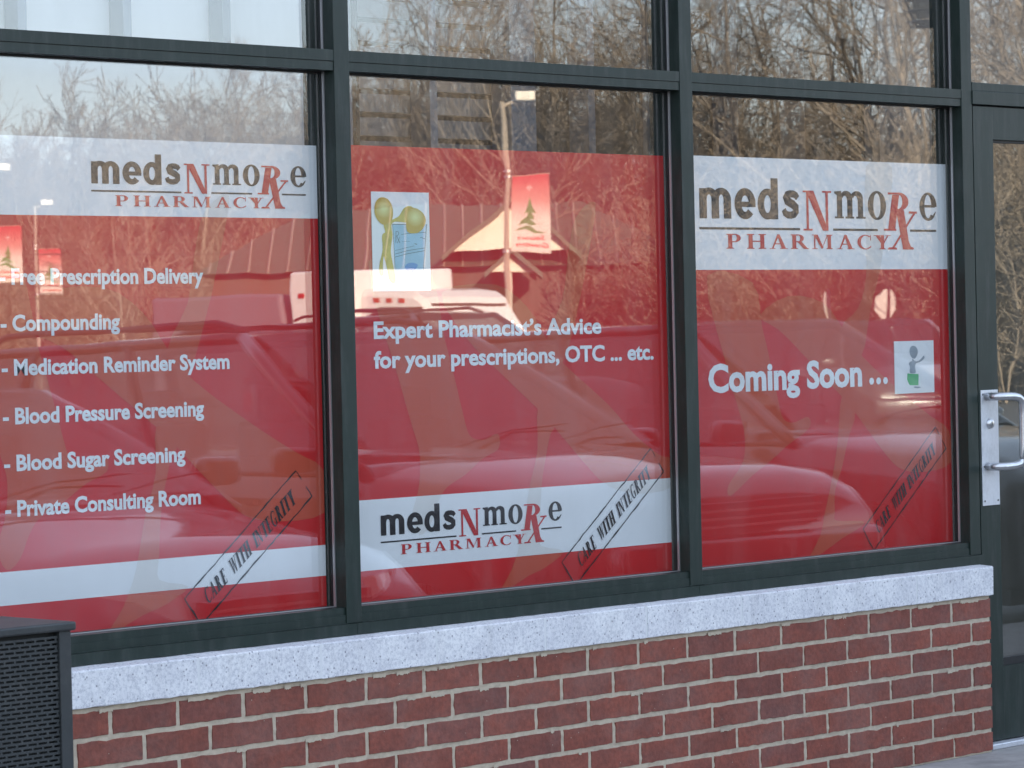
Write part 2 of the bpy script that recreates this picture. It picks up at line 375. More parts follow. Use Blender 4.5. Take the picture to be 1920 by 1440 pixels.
# serif capital letters, cap height 1, returns advance width
def serif(P, ch, x0, s, z0, wx=1.0, st=0.20, th=0.065, stencil=0.0):
    """draw one letter; x0,z0 origin, s height, wx horizontal stretch"""
    def T(pts): return [(x0+p[0]*s*wx, z0+p[1]*s) for p in pts]
    def po(*pts): P.poly(T(pts))
    def re(a, b, c, d): po((a, c), (b, c), (b, d), (a, d))
    def stem(x, w=st, sl=0.09, sr=0.09, top=True, bot=True):
        re(x, x+w, 0, 1)
        if bot: po((x-sl, 0), (x+w+sr, 0), (x+w+sr, 0.04), (x+w, 0.08), (x, 0.08), (x-sl, 0.04))
        if top: po((x-sl, 1), (x-sl, 0.96), (x, 0.92), (x+w, 0.92), (x+w+sr, 0.96), (x+w+sr, 1))
    def ser(x, z, w=0.17, h=0.045):
        re(x-w, x+w, z if z < 0.5 else z-h, z+h if z < 0.5 else z)
    def rg(cx, cz, rx, rz, ix, iz, a0, a1, icx=0, icz=0):
        P.ring(x0+cx*s*wx, z0+cz*s, rx*s*wx, rz*s, ix*s*wx, iz*s, a0, a1, 22, icx*s*wx, icz*s)
    if ch == 'I': stem(0.1); return 0.42
    if ch == 'P':
        stem(0.1); re(0.3, 0.42, 0.93, 1); re(0.3, 0.42, 0.44, 0.51)
        rg(0.42, 0.72, 0.30, 0.28, 0.11, 0.215, -90, 90); return 0.80
    if ch == 'R':
        stem(0.1); re(0.3, 0.42, 0.93, 1); re(0.3, 0.42, 0.47, 0.54)
        rg(0.42, 0.735, 0.29, 0.265, 0.10, 0.20, -90, 90)
        po((0.36, 0.49), (0.58, 0.51), (0.90, 0.05), (0.98, 0.04), (0.98, 0), (0.70, 0)); return 1.0
    if ch == 'H':
        stem(0.1); stem(0.68); re(0.3, 0.68, 0.47, 0.545); return 1.0
    if ch == 'A':
        po((0.44, 1.0), (0.56, 1.0), (0.20, 0), (0.12, 0)); po((0.42, 1.0), (0.56, 1.0), (0.92, 0), (0.68, 0))
        re(0.27, 0.68, 0.31, 0.38); re(0.0, 0.32, 0, 0.045); re(0.58, 1.02, 0, 0.045); return 1.02
    if ch == 'M':
        re(0.13, 0.20, 0, 1); re(0.0, 0.33, 0, 0.045); re(0.0, 0.26, 0.955, 1)
        po((0.12, 1), (0.34, 1), (0.66, 0.10), (0.56, 0)); po((0.56, 0), (0.62, 0.12), (0.94, 1), (0.88, 1))
        stem(0.90, 0.20, 0.08, 0.09); return 1.22
    if ch == 'C':
        rg(0.50, 0.5, 0.46, 0.52, 0.29, 0.455, 48, 312, 0.03); re(0.80, 0.84, 0.62, 1.0)
        po((0.78, 0.20), (0.84, 0.24), (0.86, 0.16), (0.74, 0.05)); return 0.92
    if ch == 'G':
        rg(0.50, 0.5, 0.46, 0.52, 0.29, 0.455, 48, 300, 0.03); re(0.80, 0.84, 0.62, 1.0)
        re(0.68, 0.87, 0.03, 0.46); re(0.58, 0.95, 0.42, 0.46); return 1.0
    if ch == 'Y':
        stem(0.40, top=False); re(0.40, 0.60, 0.0, 0.45)
        po((0.08, 1), (0.30, 1), (0.60, 0.46), (0.56, 0.40), (0.42, 0.40)); po((0.80, 1), (0.88, 1), (0.60, 0.40), (0.52, 0.42))
        re(-0.02, 0.42, 0.955, 1); re(0.68, 1.0, 0.955, 1); return 0.98
    if ch == 'E':
        stem(0.1, sr=0.05); re(0.3, 0.76, 0, 0.07); re(0.3, 0.74, 0.93, 1); re(0.3, 0.58, 0.475, 0.54)
        re(0.70, 0.76, 0, 0.25); re(0.68, 0.74, 0.77, 1); re(0.54, 0.58, 0.38, 0.63); return 0.86
    if ch == 'T':
        stem(0.36, top=False); re(0.04, 0.88, 0.93, 1); re(0.04, 0.09, 0.74, 1); re(0.83, 0.88, 0.74, 1); return 0.90
    if ch == 'N':
        re(0.12, 0.20, 0, 1); re(0.0, 0.33, 0, 0.045); re(0.0, 0.24, 0.955, 1)
        po((0.10, 1), (0.38, 1), (0.90, 0.0), (0.70, 0.0)); re(0.81, 0.90, 0, 1); re(0.70, 1.02, 0.955, 1); return 1.02
    if ch == 'W':
        po((0.08, 1), (0.30, 1), (0.48, 0), (0.38, 0)); po((0.38, 0), (0.48, 0), (0.68, 1), (0.60, 1))
        po((0.54, 1), (0.76, 1), (0.94, 0), (0.84, 0)); po((0.84, 0), (0.94, 0), (1.14, 1), (1.06, 1))
        re(-0.02, 0.40, 0.955, 1); re(0.48, 0.80, 0.955, 1); re(0.96, 1.26, 0.955, 1); return 1.26
    return 0.38

def text_mesh(s, x, z, y, height_x, width, off=0.0, shear=0.0, xspace=1.0):
    """sans lettering in the built-in font: caps height height_x, squeezed to the given width, origin at x,z, facing -y"""
    cu = bpy.data.curves.new('lettering', 'FONT'); cu.body = s; cu.offset = off; cu.shear = shear; cu.size = 1.0; cu.space_character = xspace
    cu.resolution_u = 3; cu.fill_mode = 'BOTH'
    o = bpy.data.objects.new('lettering', cu); COL.objects.link(o)
    dg = bpy.context.evaluated_depsgraph_get(); dg.update()
    me = bpy.data.meshes.new_from_object(o.evaluated_get(dg))
    bpy.data.objects.remove(o); bpy.data.curves.remove(cu)
    xs = [v.co.x for v in me.vertices]
    w = max(xs)-min(xs); x_min = min(xs); cap = 0.682
    for v in me.vertices:
        a, b = v.co.x, v.co.y
        v.co = ((a-x_min)/w*width+x, y, z+b/cap*height_x)
    me.update()
    return me
def merge_mesh(mes):
    bm = bmesh.new()
    for me in mes: bm.from_mesh(me); bpy.data.meshes.remove(me)
    bm.normal_update()
    return bm
def flip_to_front(bm):
    for f in bm.faces:
        f.normal_update()
        if f.normal.y > 0: f.normal_flip()
    return bm
def part(name, bm, material, parent, smooth=False):
    """mesh written in world coordinates, parented to an unrotated thing"""
    o = put(name, bm, material, parent, smooth)
    p = parent; off = Vector((0, 0, 0))
    while p: off += p.location; p = p.parent
    o.location = -off if True else off
    return o
def sub(name, bm, material, parent, smooth=False):
    return put(name, bm, material, parent, smooth)      # parent is a part whose origin already sits at the world origin
def boxes(*bs, bev=0.0):
    bm = bmesh.new()
    for b in bs: box(bm, *b, bev=bev)
    return bm

# ================================================================ SETTING: ground
LOT = [(-2.35, -0.15), (-6.0, -0.24), (-12.0, -0.34), (-20.0, -0.40), (-70.0, -0.42)]
def lot_z(y):
    if y >= LOT[0][0]: return LOT[0][1]
    for (a, za), (b, zb) in zip(LOT, LOT[1:]):
        if y >= b: return za+(zb-za)*(a-y)/(a-b)
    return LOT[-1][1]
bm = bmesh.new()
xs = [-60, -20, 0, 20, 60, 140]
ys = [-2.35, -6.0, -12.0, -20.0, -70.0, -130.0]
g = [[bm.verts.new((x, y, lot_z(y))) for x in xs] for y in ys]
for i in range(len(ys)-1):
    for j in range(len(xs)-1): bm.faces.new((g[i][j], g[i][j+1], g[i+1][j+1], g[i+1][j])[::-1])
lot = structure(put('parking_lot', bm, M['asphalt']))
bm = bmesh.new()
for x in (-8.0, -5.3, -2.4, 0.4, 3.2, 6.3, 9.7, 12.7, 15.7, 18.7):
    prev = None
    for y in (-2.45, -6.0, -7.4):
        a = bm.verts.new((x-0.05, y, lot_z(y)+0.005)); b = bm.verts.new((x+0.05, y, lot_z(y)+0.005))
        if prev: bm.faces.new((prev[0], prev[1], b, a)[::-1])
        prev = (a, b)
structure(put('parking_lines', bm, M['paint_white']))
bm = bmesh.new()
vs = [bm.verts.new(p) for p in ((-600, -700, -0.45), (700, -700, -0.45), (700, 60, -0.45), (-600, 60, -0.45))]
bm.faces.new(vs)
structure(put('ground', bm, M['litter']))
bm = boxes((-16, 16, -2.2, 0.12, -0.30, 0.0))
structure(put('sidewalk', bm, M['concrete']))
bm = boxes((-16, 16, -2.36, -2.203, -0.30, -0.003), bev=0.012)
structure(put('kerb', bm, M['concrete']))
bm = bmesh.new()
for x in (-4.4, -2.9, -1.4, 0.1, 1.6, 3.1, 4.6): box(bm, x-0.005, x+0.005, -2.19, -0.12, 0.0005, 0.003)
structure(put('sidewalk_joints', bm, M['interior_dark']))

# ================================================================ BUILDING (everything round the shop front)
bld = thing('shop_building', 'brick shop building that carries the pharmacy windows and the glass door', 'building', (-4, 4, 0))
def brickwall_mat():
    Mx = bpy.data.materials.new('building_brickwork'); Mx.use_nodes = True
    nt = Mx.node_tree; P = nt.nodes["Principled BSDF"]; P.inputs["Roughness"].default_value = 0.9
    tc = nt.nodes.new("ShaderNodeTexCoord"); mp = nt.nodes.new("ShaderNodeMapping"); mp.inputs["Rotation"].default_value = (R_(90), 0, 0)
    b = nt.nodes.new("ShaderNodeTexBrick"); b.inputs["Color1"].default_value = (0.20, 0.06, 0.045, 1); b.inputs["Color2"].default_value = (0.14, 0.05, 0.04, 1)
    b.inputs["Mortar"].default_value = (0.42, 0.38, 0.33, 1); b.inputs["Scale"].default_value = 1.0; b.inputs["Mortar Size"].default_value = 0.005
    b.inputs["Brick Width"].default_value = 0.2032; b.inputs["Row Height"].default_value = 0.0677
    nt.links.new(tc.outputs["Object"], mp.inputs[0]); nt.links.new(mp.outputs[0], b.inputs["Vector"]); nt.links.new(b.outputs["Color"], P.inputs["Base Color"])
    return Mx
M['brickwork'] = brickwall_mat()
part('front_wall', boxes((-14, -1.64, -0.06, 0.24, 0.0, 6.0), (-1.64, 3.34, -0.06, 0.24, 3.06, 6.0), (3.34, 15, -0.06, 0.24, 0.0, 6.0)), M['brickwork'], bld)
part('side_wall', boxes((-14, -13.76, 0.24, 16, 0, 6.0)), M['brickwork'], bld)
part('side_wall', boxes((14.76, 15, 0.24, 16, 0, 6.0)), M['brickwork'], bld)
part('back_wall', boxes((-13.76, 14.76, 15.76, 16, 0, 6.0)), M['brickwork'], bld)
part('roof', boxes((-14.1, 15.1, -0.16, 16.1, 6.0, 6.35)), M['eifs'], bld)
part('interior_floor', boxes((-8, 8, 0.24, 10, -0.02, 0.012)), M['concrete'], bld)
part('ceiling', boxes((-8, 8, 0.24, 10, 3.06, 3.12)), M['drywall'], bld)
part('interior_back_wall', boxes((-8, 8, 10, 10.1, 0, 3.06), (-8.1, -8, 0.24, 10.1, 0, 3.06), (8, 8.1, 0.24, 10.1, 0, 3.06)), M['interior_dark'], bld)
part('added_backing_wall', boxes((2.36, 3.5, 0.36, 0.42, 0.012, 3.05)), mat('taupe_backing_wall', (0.30, 0.25, 0.21), 0.9, var=0.08, scale=2), bld)  # wall added close behind the door to lighten its dark glass
# unfinished inside: white board, slatted panel, blue-grey door, steel studs
part_w = thing('drywall_partition', 'unfinished white drywall partition standing inside behind the left and middle window', 'partition', (0, 1.3, 0))
part('board', boxes((-2.6, 0.97, 1.30, 1.40, 0.012, 3.058)), M['drywall'], part_w)
for k in range(12):
    x = -0.95+0.36*k
    part('metal_stud', boxes((x, x+0.032, 1.20, 1.285, 0.012, 3.05)), M['stud'], part_w)
sl = thing('louvre_screen', 'grey louvred screen of horizontal slats inside behind the middle window', 'screen', (1.3, 1.3, 0))
bm = bmesh.new()
for k in range(40): box(bm, 0.99, 1.60, 1.30, 1.33, 0.05+0.072*k, 0.05+0.072*k+0.055)
part('slats', bm, M['slat'], sl)
bk_ = thing('drywall_bulkhead', 'white drywall bulkhead with steel strips close behind the upper left pane', 'bulkhead', (-0.9, 0.3, 2.03))
part('board', boxes((-1.62, -0.02, 0.30, 0.38, 1.70, 3.055)), M['drywall'], bk_)
for k in range(4): part('metal_strip', boxes((-1.43+.32*k, -1.404+.32*k, 0.245, 0.297, 2.03, 3.05)), M['stud'], bk_)
part('frame', boxes((0.975, 0.988, 1.28, 1.36, 0.012, 3.05), (1.601, 1.63, 1.28, 1.36, 0.012, 3.05)), M['black'], sl)
tag(put('inner_door', boxes((1.645, 1.79, 1.30, 1.36, 0.012, 3.05)), M['blue_door']), 'blue grey painted door post inside behind the middle window', 'door post')

# ================================================================ LOW BRICK WALL with cast-stone cap
rnd = random.Random(5)
XE = 2.3255; FY = -0.05; PITCH_X = 0.2032; ROW = 0.0677; MJ = 0.0122
wall = thing('brick_wall', 'low red brick wall with white stone cap under the shop windows', 'wall', (0.3, 0, 0))
bm = bmesh.new(); cl = bm.loops.layers.float_color.new("Col")
def brick(bm, x0, x1, y0, y1, z0, z1, col, side=False):
    # front outline with slightly ragged edges
    def edge(a, b, n):
        return [tuple(a[i]+(b[i]-a[i])*k/n for i in (0, 1)) for k in range(n)]
    out = edge((x0, z0), (x1, z0), 9)+edge((x1, z0), (x1, z1), 4)+edge((x1, z1), (x0, z1), 9)+edge((x0, z1), (x0, z0), 4)
    j = [(p[0]+rnd.gauss(0, 0.0006), p[1]+rnd.gauss(0, 0.0008)) for p in out]
    if rnd.random() < 0.25:   # small chip or mortar smear nibbling the upper edge
        k0 = rnd.randrange(14, 20)
        j[k0] = (j[k0][0], j[k0][1]-rnd.uniform(0.001, 0.0035)); j[k0+1] = (j[k0+1][0], j[k0+1][1]-rnd.uniform(0.001, 0.003))
    cx, cz = (x0+x1)/2, (z0+z1)/2
    yf = y0+rnd.uniform(-0.0008, 0.0008)
    f1 = [bm.verts.new((p[0]+(cx-p[0])*0.012, yf, p[1]+(cz-p[1])*0.035)) for p in j]
    f2 = [bm.verts.new((p[0], yf+0.0018, p[1])) for p in j]
    f3 = [bm.verts.new((p[0], y1, p[1])) for p in j]
    n = len(j); fs = [bm.faces.new(f1)]
    for k in range(n):
        fs.append(bm.faces.new((f1[k], f2[k], f2[(k+1) % n], f1[(k+1) % n])))
        fs.append(bm.faces.new((f2[k], f3[k], f3[(k+1) % n], f2[(k+1) % n])))
    for f in fs:
        for lp in f.loops: lp[cl] = (*col, 1)
def bcol():
    t = rnd.random(); v = rnd.uniform(0.90, 1.08)
    c = (0.225, 0.066, 0.045)
    if t < 0.12: c = (0.205, 0.064, 0.047)
    elif t < 0.15: c = (0.185, 0.066, 0.051)
    return tuple(a*v for a in c)
for r in range(7):
    zt = 0.4795-r*ROW-0.0115; zb = zt-(ROW-MJ)
    if r == 6: zb = max(zb, 0.004)
    x = XE
    first = True
    while x > -1.66:
        w = PITCH_X-MJ if not (first and r % 2 == 1) else 0.092
        if x-w < -1.66: w = x+1.655
        if w > 0.01: brick(bm, x-w+rnd.uniform(-.001, .001), x-(0 if first else rnd.uniform(-.001, .001)), FY, 0.05, zb, zt, bcol())
        x -= w+MJ; first = False
bmesh.ops.recalc_face_normals(bm, faces=bm.faces[:])
part('bricks', bm, M['brick'], wall)
# mortar body with a slightly uneven face
bm = bmesh.new()
nx, nz = 300, 40
def mv(i, j):
    x = -1.66+(XE-0.003+1.66)*i/nx; z = 0.001+(0.4785-0.001)*j/nz
    return (x, FY+0.0028+0.0012*math.sin(x*97+z*31)*math.sin(x*41-z*173)+rnd.gauss(0, 0.0004), z)
gr = [[bm.verts.new(mv(i, j)) for i in range(nx+1)] for j in range(nz+1)]
for j in range(nz):
    for i in range(nx): bm.faces.new((gr[j][i], gr[j][i+1], gr[j+1][i+1], gr[j+1][i]))
box(bm, -1.66, XE-0.003, FY+0.008, 0.0, 0.001, 0.4785)
part('mortar', bm, M['mortar'], wall)
# mortar smears on the face of the top course
bm = bmesh.new()
for k in range(46):
    x = rnd.uniform(-1.2, 2.25); w = rnd.uniform(0.01, 0.06); z = 0.4680 if k % 3 else 0.4680-rnd.randrange(1, 6)*ROW
    n = 8; top = [(x-w/2+w*i/n, z+0.006) for i in range(n+1)]; bot = [(x+w/2-w*i/n, z-rnd.uniform(0.0010, 0.0050)) for i in range(n+1)]
    f = bm.faces.new([bm.verts.new((p[0], FY-0.0012-k*0.00001, p[1])) for p in top+bot])
part('mortar_smears', bm, M['mortar'], wall)
# stone cap blocks
joints = [2.334, 1.945, 1.537, 1.134, 0.733, 0.333, -0.069, -0.467, -0.860, -1.262, -1.66]
for a, b in zip(joints[1:], joints):
    bm = bmesh.new()
    x0, x1 = a+0.004, b-(0.004 if b < 2.3 else 0)
    prof = [(-0.0575, 0.4805), (-0.0585, 0.4825), (-0.0585, 0.5635), (-0.056, 0.567), (0.0, 0.5715), (0.06, 0.5715), (0.06, 0.4805)]
    n = 14
    rows = []
    for i in range(n+1):
        x = x0+(x1-x0)*i/n
        e = 0.0015 if i in (0, n) else 0
        rows.append([bm.verts.new((x, p[0]+e+(rnd.gauss(0, 0.0005) if p[0] < -0.05 else 0), p[1]+rnd.gauss(0, 0.0004))) for p in prof])
    for ra, rb in zip(rows, rows[1:]):
        for k in range(len(prof)): bm.faces.new((ra[k], ra[(k+1) % len(prof)], rb[(k+1) % len(prof)], rb[k]))
    bm.faces.new(rows[0]); bm.faces.new(rows[-1][::-1])
    bmesh.ops.recalc_face_normals(bm, faces=bm.faces[:])
    part('stone_block', bm, M['stone'], wall)
part('cap_joints', boxes(*[(j-0.0045, j+0.0045, -0.0562, 0.05, 0.481, 0.5655) for j in joints[1:-1]]), M['stone_mortar'], wall)

# ================================================================ SHOP FRONT
BAYS = [(-1.579, -0.324), (-0.272, 0.980), (1.037, 2.299)]
MULL = [(-1.631, -1.579), (-0.324, -0.272), (0.985, 1.037), (2.299, 2.352)]
Z0, ZS, ZT0, ZT1, ZTOP = 0.5725, 0.640, 1.971, 2.022, 3.0
WL = ['shop window at the left, behind its glass a red poster listing five pharmacy services',
      'middle shop window, behind its glass a red poster about expert advice',
      'right shop window beside the door, behind its glass a red coming soon poster']
def mullion_bm(a, b, z0=0.6005, z1=3.058):
    bm = boxes((a, b, 0.0, 0.115, z0, z1), bev=0.0012); return bm
GY0, GY1 = 0.050, 0.062
for i, (a, b) in enumerate(BAYS):
    w = thing('storefront_window', WL[i], 'shop window', ((a+b)/2, 0, Z0), group='shop windows in one dark green frame')
    if i == 0: part('mullion', mullion_bm(*MULL[0]), M['frame'], w)
    mu = MULL[i+1]
    part('mullion', mullion_bm(*mu), M['frame'], w)
    mb = 0.985 if i == 1 else b
    # transom bar with a snap-on cover and a shadow groove
    part('transom_bar', boxes((a, mb, 0.003, 0.112, ZT0, 1.9925), (a, mb, 0.007, 0.11, 1.9925, 1.9945), (a, mb, 0.0015, 0.112, 1.9945, ZT1)), M['frame'], w)
    sa, sb = (a if i else MULL[0][0])-(0.026 if i else 0), (mb+0.026 if i < 2 else 2.352)
    part('sill_flashing', boxes((sa+.0004, sb-.0004, -0.010, 0.118, Z0, 0.600)), M['frame'], w)
    part('sill_rail', boxes((a, mb, -0.004, 0.112, 0.6005, 0.602), (a, mb, 0.003, 0.112, 0.602, 0.622), (a, mb, 0.006, 0.112, 0.622, ZS)), M['frame'], w)
    part('head_rail', boxes((a, mb, 0.003, 0.112, ZTOP, 3.058)), M['frame'], w)
    p = part('window_pane', boxes((a, mb, GY0, GY1, ZS, ZT0)), M['glass'], w)
    p = part('upper_pane', boxes((a, mb, GY0, GY1, ZT1, ZTOP)), M['glass'], w)
    gk = [(mb-0.004, mb, 0.044, GY0, ZS, ZT0), (a, a+0.004, 0.044, GY0, ZS, ZT0), (a+0.004, mb-0.004, 0.044, GY0, ZT0-0.005, ZT0), (a+0.004, mb-0.004, 0.044, GY0, ZS, ZS+0.004),
          (mb-0.004, mb, 0.044, GY0, ZT1, ZTOP), (a, a+0.004, 0.044, GY0, ZT1, ZTOP), (a+0.004, mb-0.004, 0.044, GY0, ZT1, ZT1+0.004)]
    part('gasket', boxes(*gk), M['gasket'], w)
    part('spacer_strip', boxes((mb-0.003, mb, 0.0365, 0.0435, ZS+0.001, ZT0-0.001), (mb-0.003, mb, 0.0365, 0.0435, ZT1+0.001, ZTOP-0.001), (a, mb-0.004, 0.040, 0.0435, ZS+0.0005, ZS+0.0030)), M['spacer'], w)

# ---- glass door beside the windows
df = thing('door_frame', 'dark green metal frame round the glass shop door', 'door frame', (2.85, 0, 0))
part('header', boxes((2.352, 3.34, -0.004, 0.112, 1.979, 2.020), (2.352, 3.34, -0.0015, 0.112, 2.020, 2.046), bev=0.0012), M['frame'], df)
part('jamb', boxes((3.288, 3.34, 0.0, 0.115, 0.0, 1.979)), M['frame'], df)
part('jamb', boxes((2.3525, 2.3575, 0.02, 0.115, 0.0, 1.979)), M['frame'], df)
part('mullion', boxes((2.3, 2.352, 0.0, 0.115, 0.0, 0.572)), M['frame'], df)
part('mullion', boxes((3.288, 3.34, 0.0, 0.115, 2.046, 3.058)), M['frame'], df)
part('head_rail', boxes((2.352, 3.288, 0.003, 0.112, ZTOP, 3.058)), M['frame'], df)
part('upper_pane', boxes((2.352, 3.288, GY0, GY1, 2.046, ZTOP)), M['glass'], df)
part('threshold', boxes((2.352, 3.34, -0.03, 0.11, 0.0005, 0.018), bev=0.003), M['plate'], df)
door = thing('shop_door', 'dark green metal door with one tall glass pane and a silver pull handle', 'door', (2.82, 0.02, 0.02))
DX0, DX1 = 2.360, 3.284
part('stile', boxes((DX0, 2.463, 0.003, 0.047, 0.022, 1.974), bev=0.001), M['frame'], door)
part('stile', boxes((3.181, DX1, 0.003, 0.047, 0.022, 1.974), bev=0.001), M['frame'], door)
part('top_rail', boxes((2.463, 3.181, 0.0035, 0.046, 1.874, 1.9735)), M['frame'], door)
part('bottom_rail', boxes((2.463, 3.181, 0.0035, 0.046, 0.0225, 0.248)), M['frame'], door)
part('glazing_bead', boxes((2.4635, 3.1805, 0.012, 0.024, 0.2485, 0.272), (2.4635, 2.470, 0.014, 0.024, 0.272, 1.8735), (3.174, 3.1805, 0.014, 0.024, 0.272, 1.8735), (2.470, 3.174, 0.014, 0.024, 1.866, 1.8735)), M['gasket'], door)
part('door_pane', boxes((2.4635, 3.1805, 0.0245, 0.0305, 0.249, 1.873)), M['door_glass'], door)
ph = part('handle_plate', boxes((2.368, 2.457, -0.0005, 0.0028, 0.748, 1.103), bev=0.0008), M['plate'], door)
bm = bmesh.new()
for (x, z) in ((2.378, 0.762), (2.447, 0.762), (2.378, 0.868), (2.447, 0.868), (2.378, 1.090), (2.447, 1.090)):
    lathe(bm, [(0, -0.0022), (0.0028, -0.0018), (0.0034, -0.0003)], 10, 'y', (x, 0, z))
sub('screw', bm, M['interior_dark'], ph)
bm = bmesh.new(); lathe(bm, [(0, -0.010), (0.011, -0.010), (0.0145, -0.008), (0.016, -0.001)], 24, 'y', (2.410, 0, 1.000)); 
sub('lock_cylinder', bm, M['steel'], ph, True)
sub('keyhole', boxes((2.4088, 2.4112, -0.0106, -0.0102, 0.9945, 1.0055)), M['black'], ph)
bm = bmesh.new()
def arc_pts(z, s):
    P0 = [(2.396, -0.001, z), (2.399, -0.024, z)]
    for k in range(1, 7):
        t = k/7; P0.append((2.399+0.066*(1-math.cos(t*PI/2))*1.05, -0.024-0.036*math.sin(t*PI/2), z))
    return P0
zt, zb = 1.083, 0.868
top = [(2.394, -0.002, zt), (2.396, -0.03, zt), (2.403, -0.046, zt), (2.418, -0.056, zt), (2.452, -0.062, zt-0.001), (2.472, -0.066, zt-0.005), (2.484, -0.068, zt-0.013), (2.489, -0.069, zt-0.026)]
bot = [(p[0], p[1], zb+(zt-p[2])) for p in top][::-1]
tube(bm, top+[(2.490, -0.069, zt-0.06), (2.490, -0.069, zb+0.06)]+bot, 0.0125, 14)
part('pull_handle', bm, M['steel'], door, True)

# ---- wall lantern by the door (its image hangs in the upper glass)
lan = thing('wall_lantern', 'black caged lantern hanging from a bracket over the shop door', 'lantern', (2.94, -0.50, 2.29))
bm = bmesh.new()
tube(bm, [(2.94, -0.066, 3.25), (2.94, -0.30, 3.27), (2.94, -0.46, 3.22), (2.94, -0.50, 3.10), (2.94, -0.50, 2.66)], 0.012, 8)
box(bm, 2.88, 3.00, -0.078, -0.062, 3.17, 3.33)
part('bracket', bm, M['trim'], lan)
bm = bmesh.new(); lathe(bm, [(0.0, 2.68), (0.03, 2.67), (0.10, 2.60), (0.105, 2.585), (0.0, 2.584)], 24, 'z', (2.94, -0.50, 0)); part('cap', bm, M['trim'], lan, True)
bm = bmesh.new()
for z, r in ((2.56, .066), (2.50, .066), (2.44, .066), (2.385, .066), (2.345, .055), (2.31, .044), (2.295, .03)):
    tube(bm, [(2.94+r*math.cos(2*PI*k/18), -0.50+r*math.sin(2*PI*k/18), z) for k in range(19)], 0.0042, 6, False)
for k in range(6):
    a = 2*PI*k/6
    tube(bm, [(2.94+.066*math.cos(a), -0.50+.066*math.sin(a), 2.585), (2.94+.066*math.cos(a), -0.50+.066*math.sin(a), 2.38), (2.94+.03*math.cos(a), -0.50+.03*math.sin(a), 2.295)], 0.0042, 6)
box(bm, 2.99, 3.07, -0.507, -0.493, 2.377, 2.393)
part('cage', bm, M['trim'], lan)
bm = bmesh.new(); lathe(bm, [(0.0, 2.32), (0.03, 2.325), (0.042, 2.35), (0.042, 2.58), (0.0, 2.583)], 20, 'z', (2.94, -0.50, 0)); part('glass_jar', bm, M['car_glass'], lan, True)

# ================================================================ POSTERS
PY = 0.0655
def clip_z(pts, z0, z1):
    def half(pts, z, keep_above):
        out = []
        for i in range(len(pts)):
            a, b = pts[i-1], pts[i]
            ia = (a[1] >= z) == keep_above; ib = (b[1] >= z) == keep_above
            if ia != ib:
                t = (z-a[1])/(b[1]-a[1]); out.append((a[0]+(b[0]-a[0])*t, z))
            if ib: out.append(b)
        return out
    p = half(pts, z0, True)
    return half(p, z1, False) if p else p
def clip_x(pts, x0, x1):
    q = [(b, a) for a, b in pts]; q = clip_z(q, x0, x1); return [(a, b) for b, a in q] if q else q
def smooth_poly(pts, n=5):
    out = []; N = len(pts)
    for i in range(N):
        p0, p1, p2, p3 = pts[i-1], pts[i], pts[(i+1) % N], pts[(i+2) % N]
        for k in range(n):
            t = k/n
            out.append(tuple(0.5*((2*p1[j])+(-p0[j]+p2[j])*t+(2*p0[j]-5*p1[j]+4*p2[j]-p3[j])*t*t+(-p0[j]+3*p1[j]-3*p2[j]+p3[j])*t**3) for j in (0, 1)))
    return out
# big faded prescription sign behind the wording, traced as bold serif strokes
ART2 = [
    [(-0.16, 1.50), (0.045, 1.50), (0.107, 1.303), (0.14, 1.201), (0.175, 1.085), (0.190, 1.050), (0.214, 1.037), (0.250, 1.035), (0.297, 1.048), (0.300, 1.010), (0.238, 0.985), (0.171, 0.946), (0.104, 0.917), (0.070, 0.88), (0.038, 0.82), (0.00, 0.80), (-0.025, 0.85), (-0.002, 0.91), (0.008, 0.97), (0.005, 1.02), (-0.019, 1.083), (-0.06, 1.197)],
    [(0.10, 1.42), (0.30, 1.44), (0.42, 1.38), (0.494, 1.292), (0.554, 1.229), (0.729, 1.114), (0.835, 1.028), (0.94, 0.965), (0.99, 0.95), (0.99, 0.875), (0.85, 0.862), (0.721, 0.892), (0.630, 0.958), (0.514, 1.059), (0.453, 1.108), (0.286, 1.226), (0.19, 1.30)],
    [(0.62, 1.62), (0.70, 1.66), (0.665, 1.515), (0.618, 1.371), (0.554, 1.229), (0.494, 1.292), (0.56, 1.40), (0.585, 1.515)],
    [(0.453, 1.108), (0.514, 1.059), (0.500, 1.04), (0.484, 0.993), (0.462, 0.911), (0.452, 0.80), (0.452, 0.745), (0.541, 0.724), (0.468, 0.685), (0.402, 0.667), (0.293, 0.629), (0.339, 0.689), (0.380, 0.774), (0.412, 0.897), (0.448, 1.00)]]
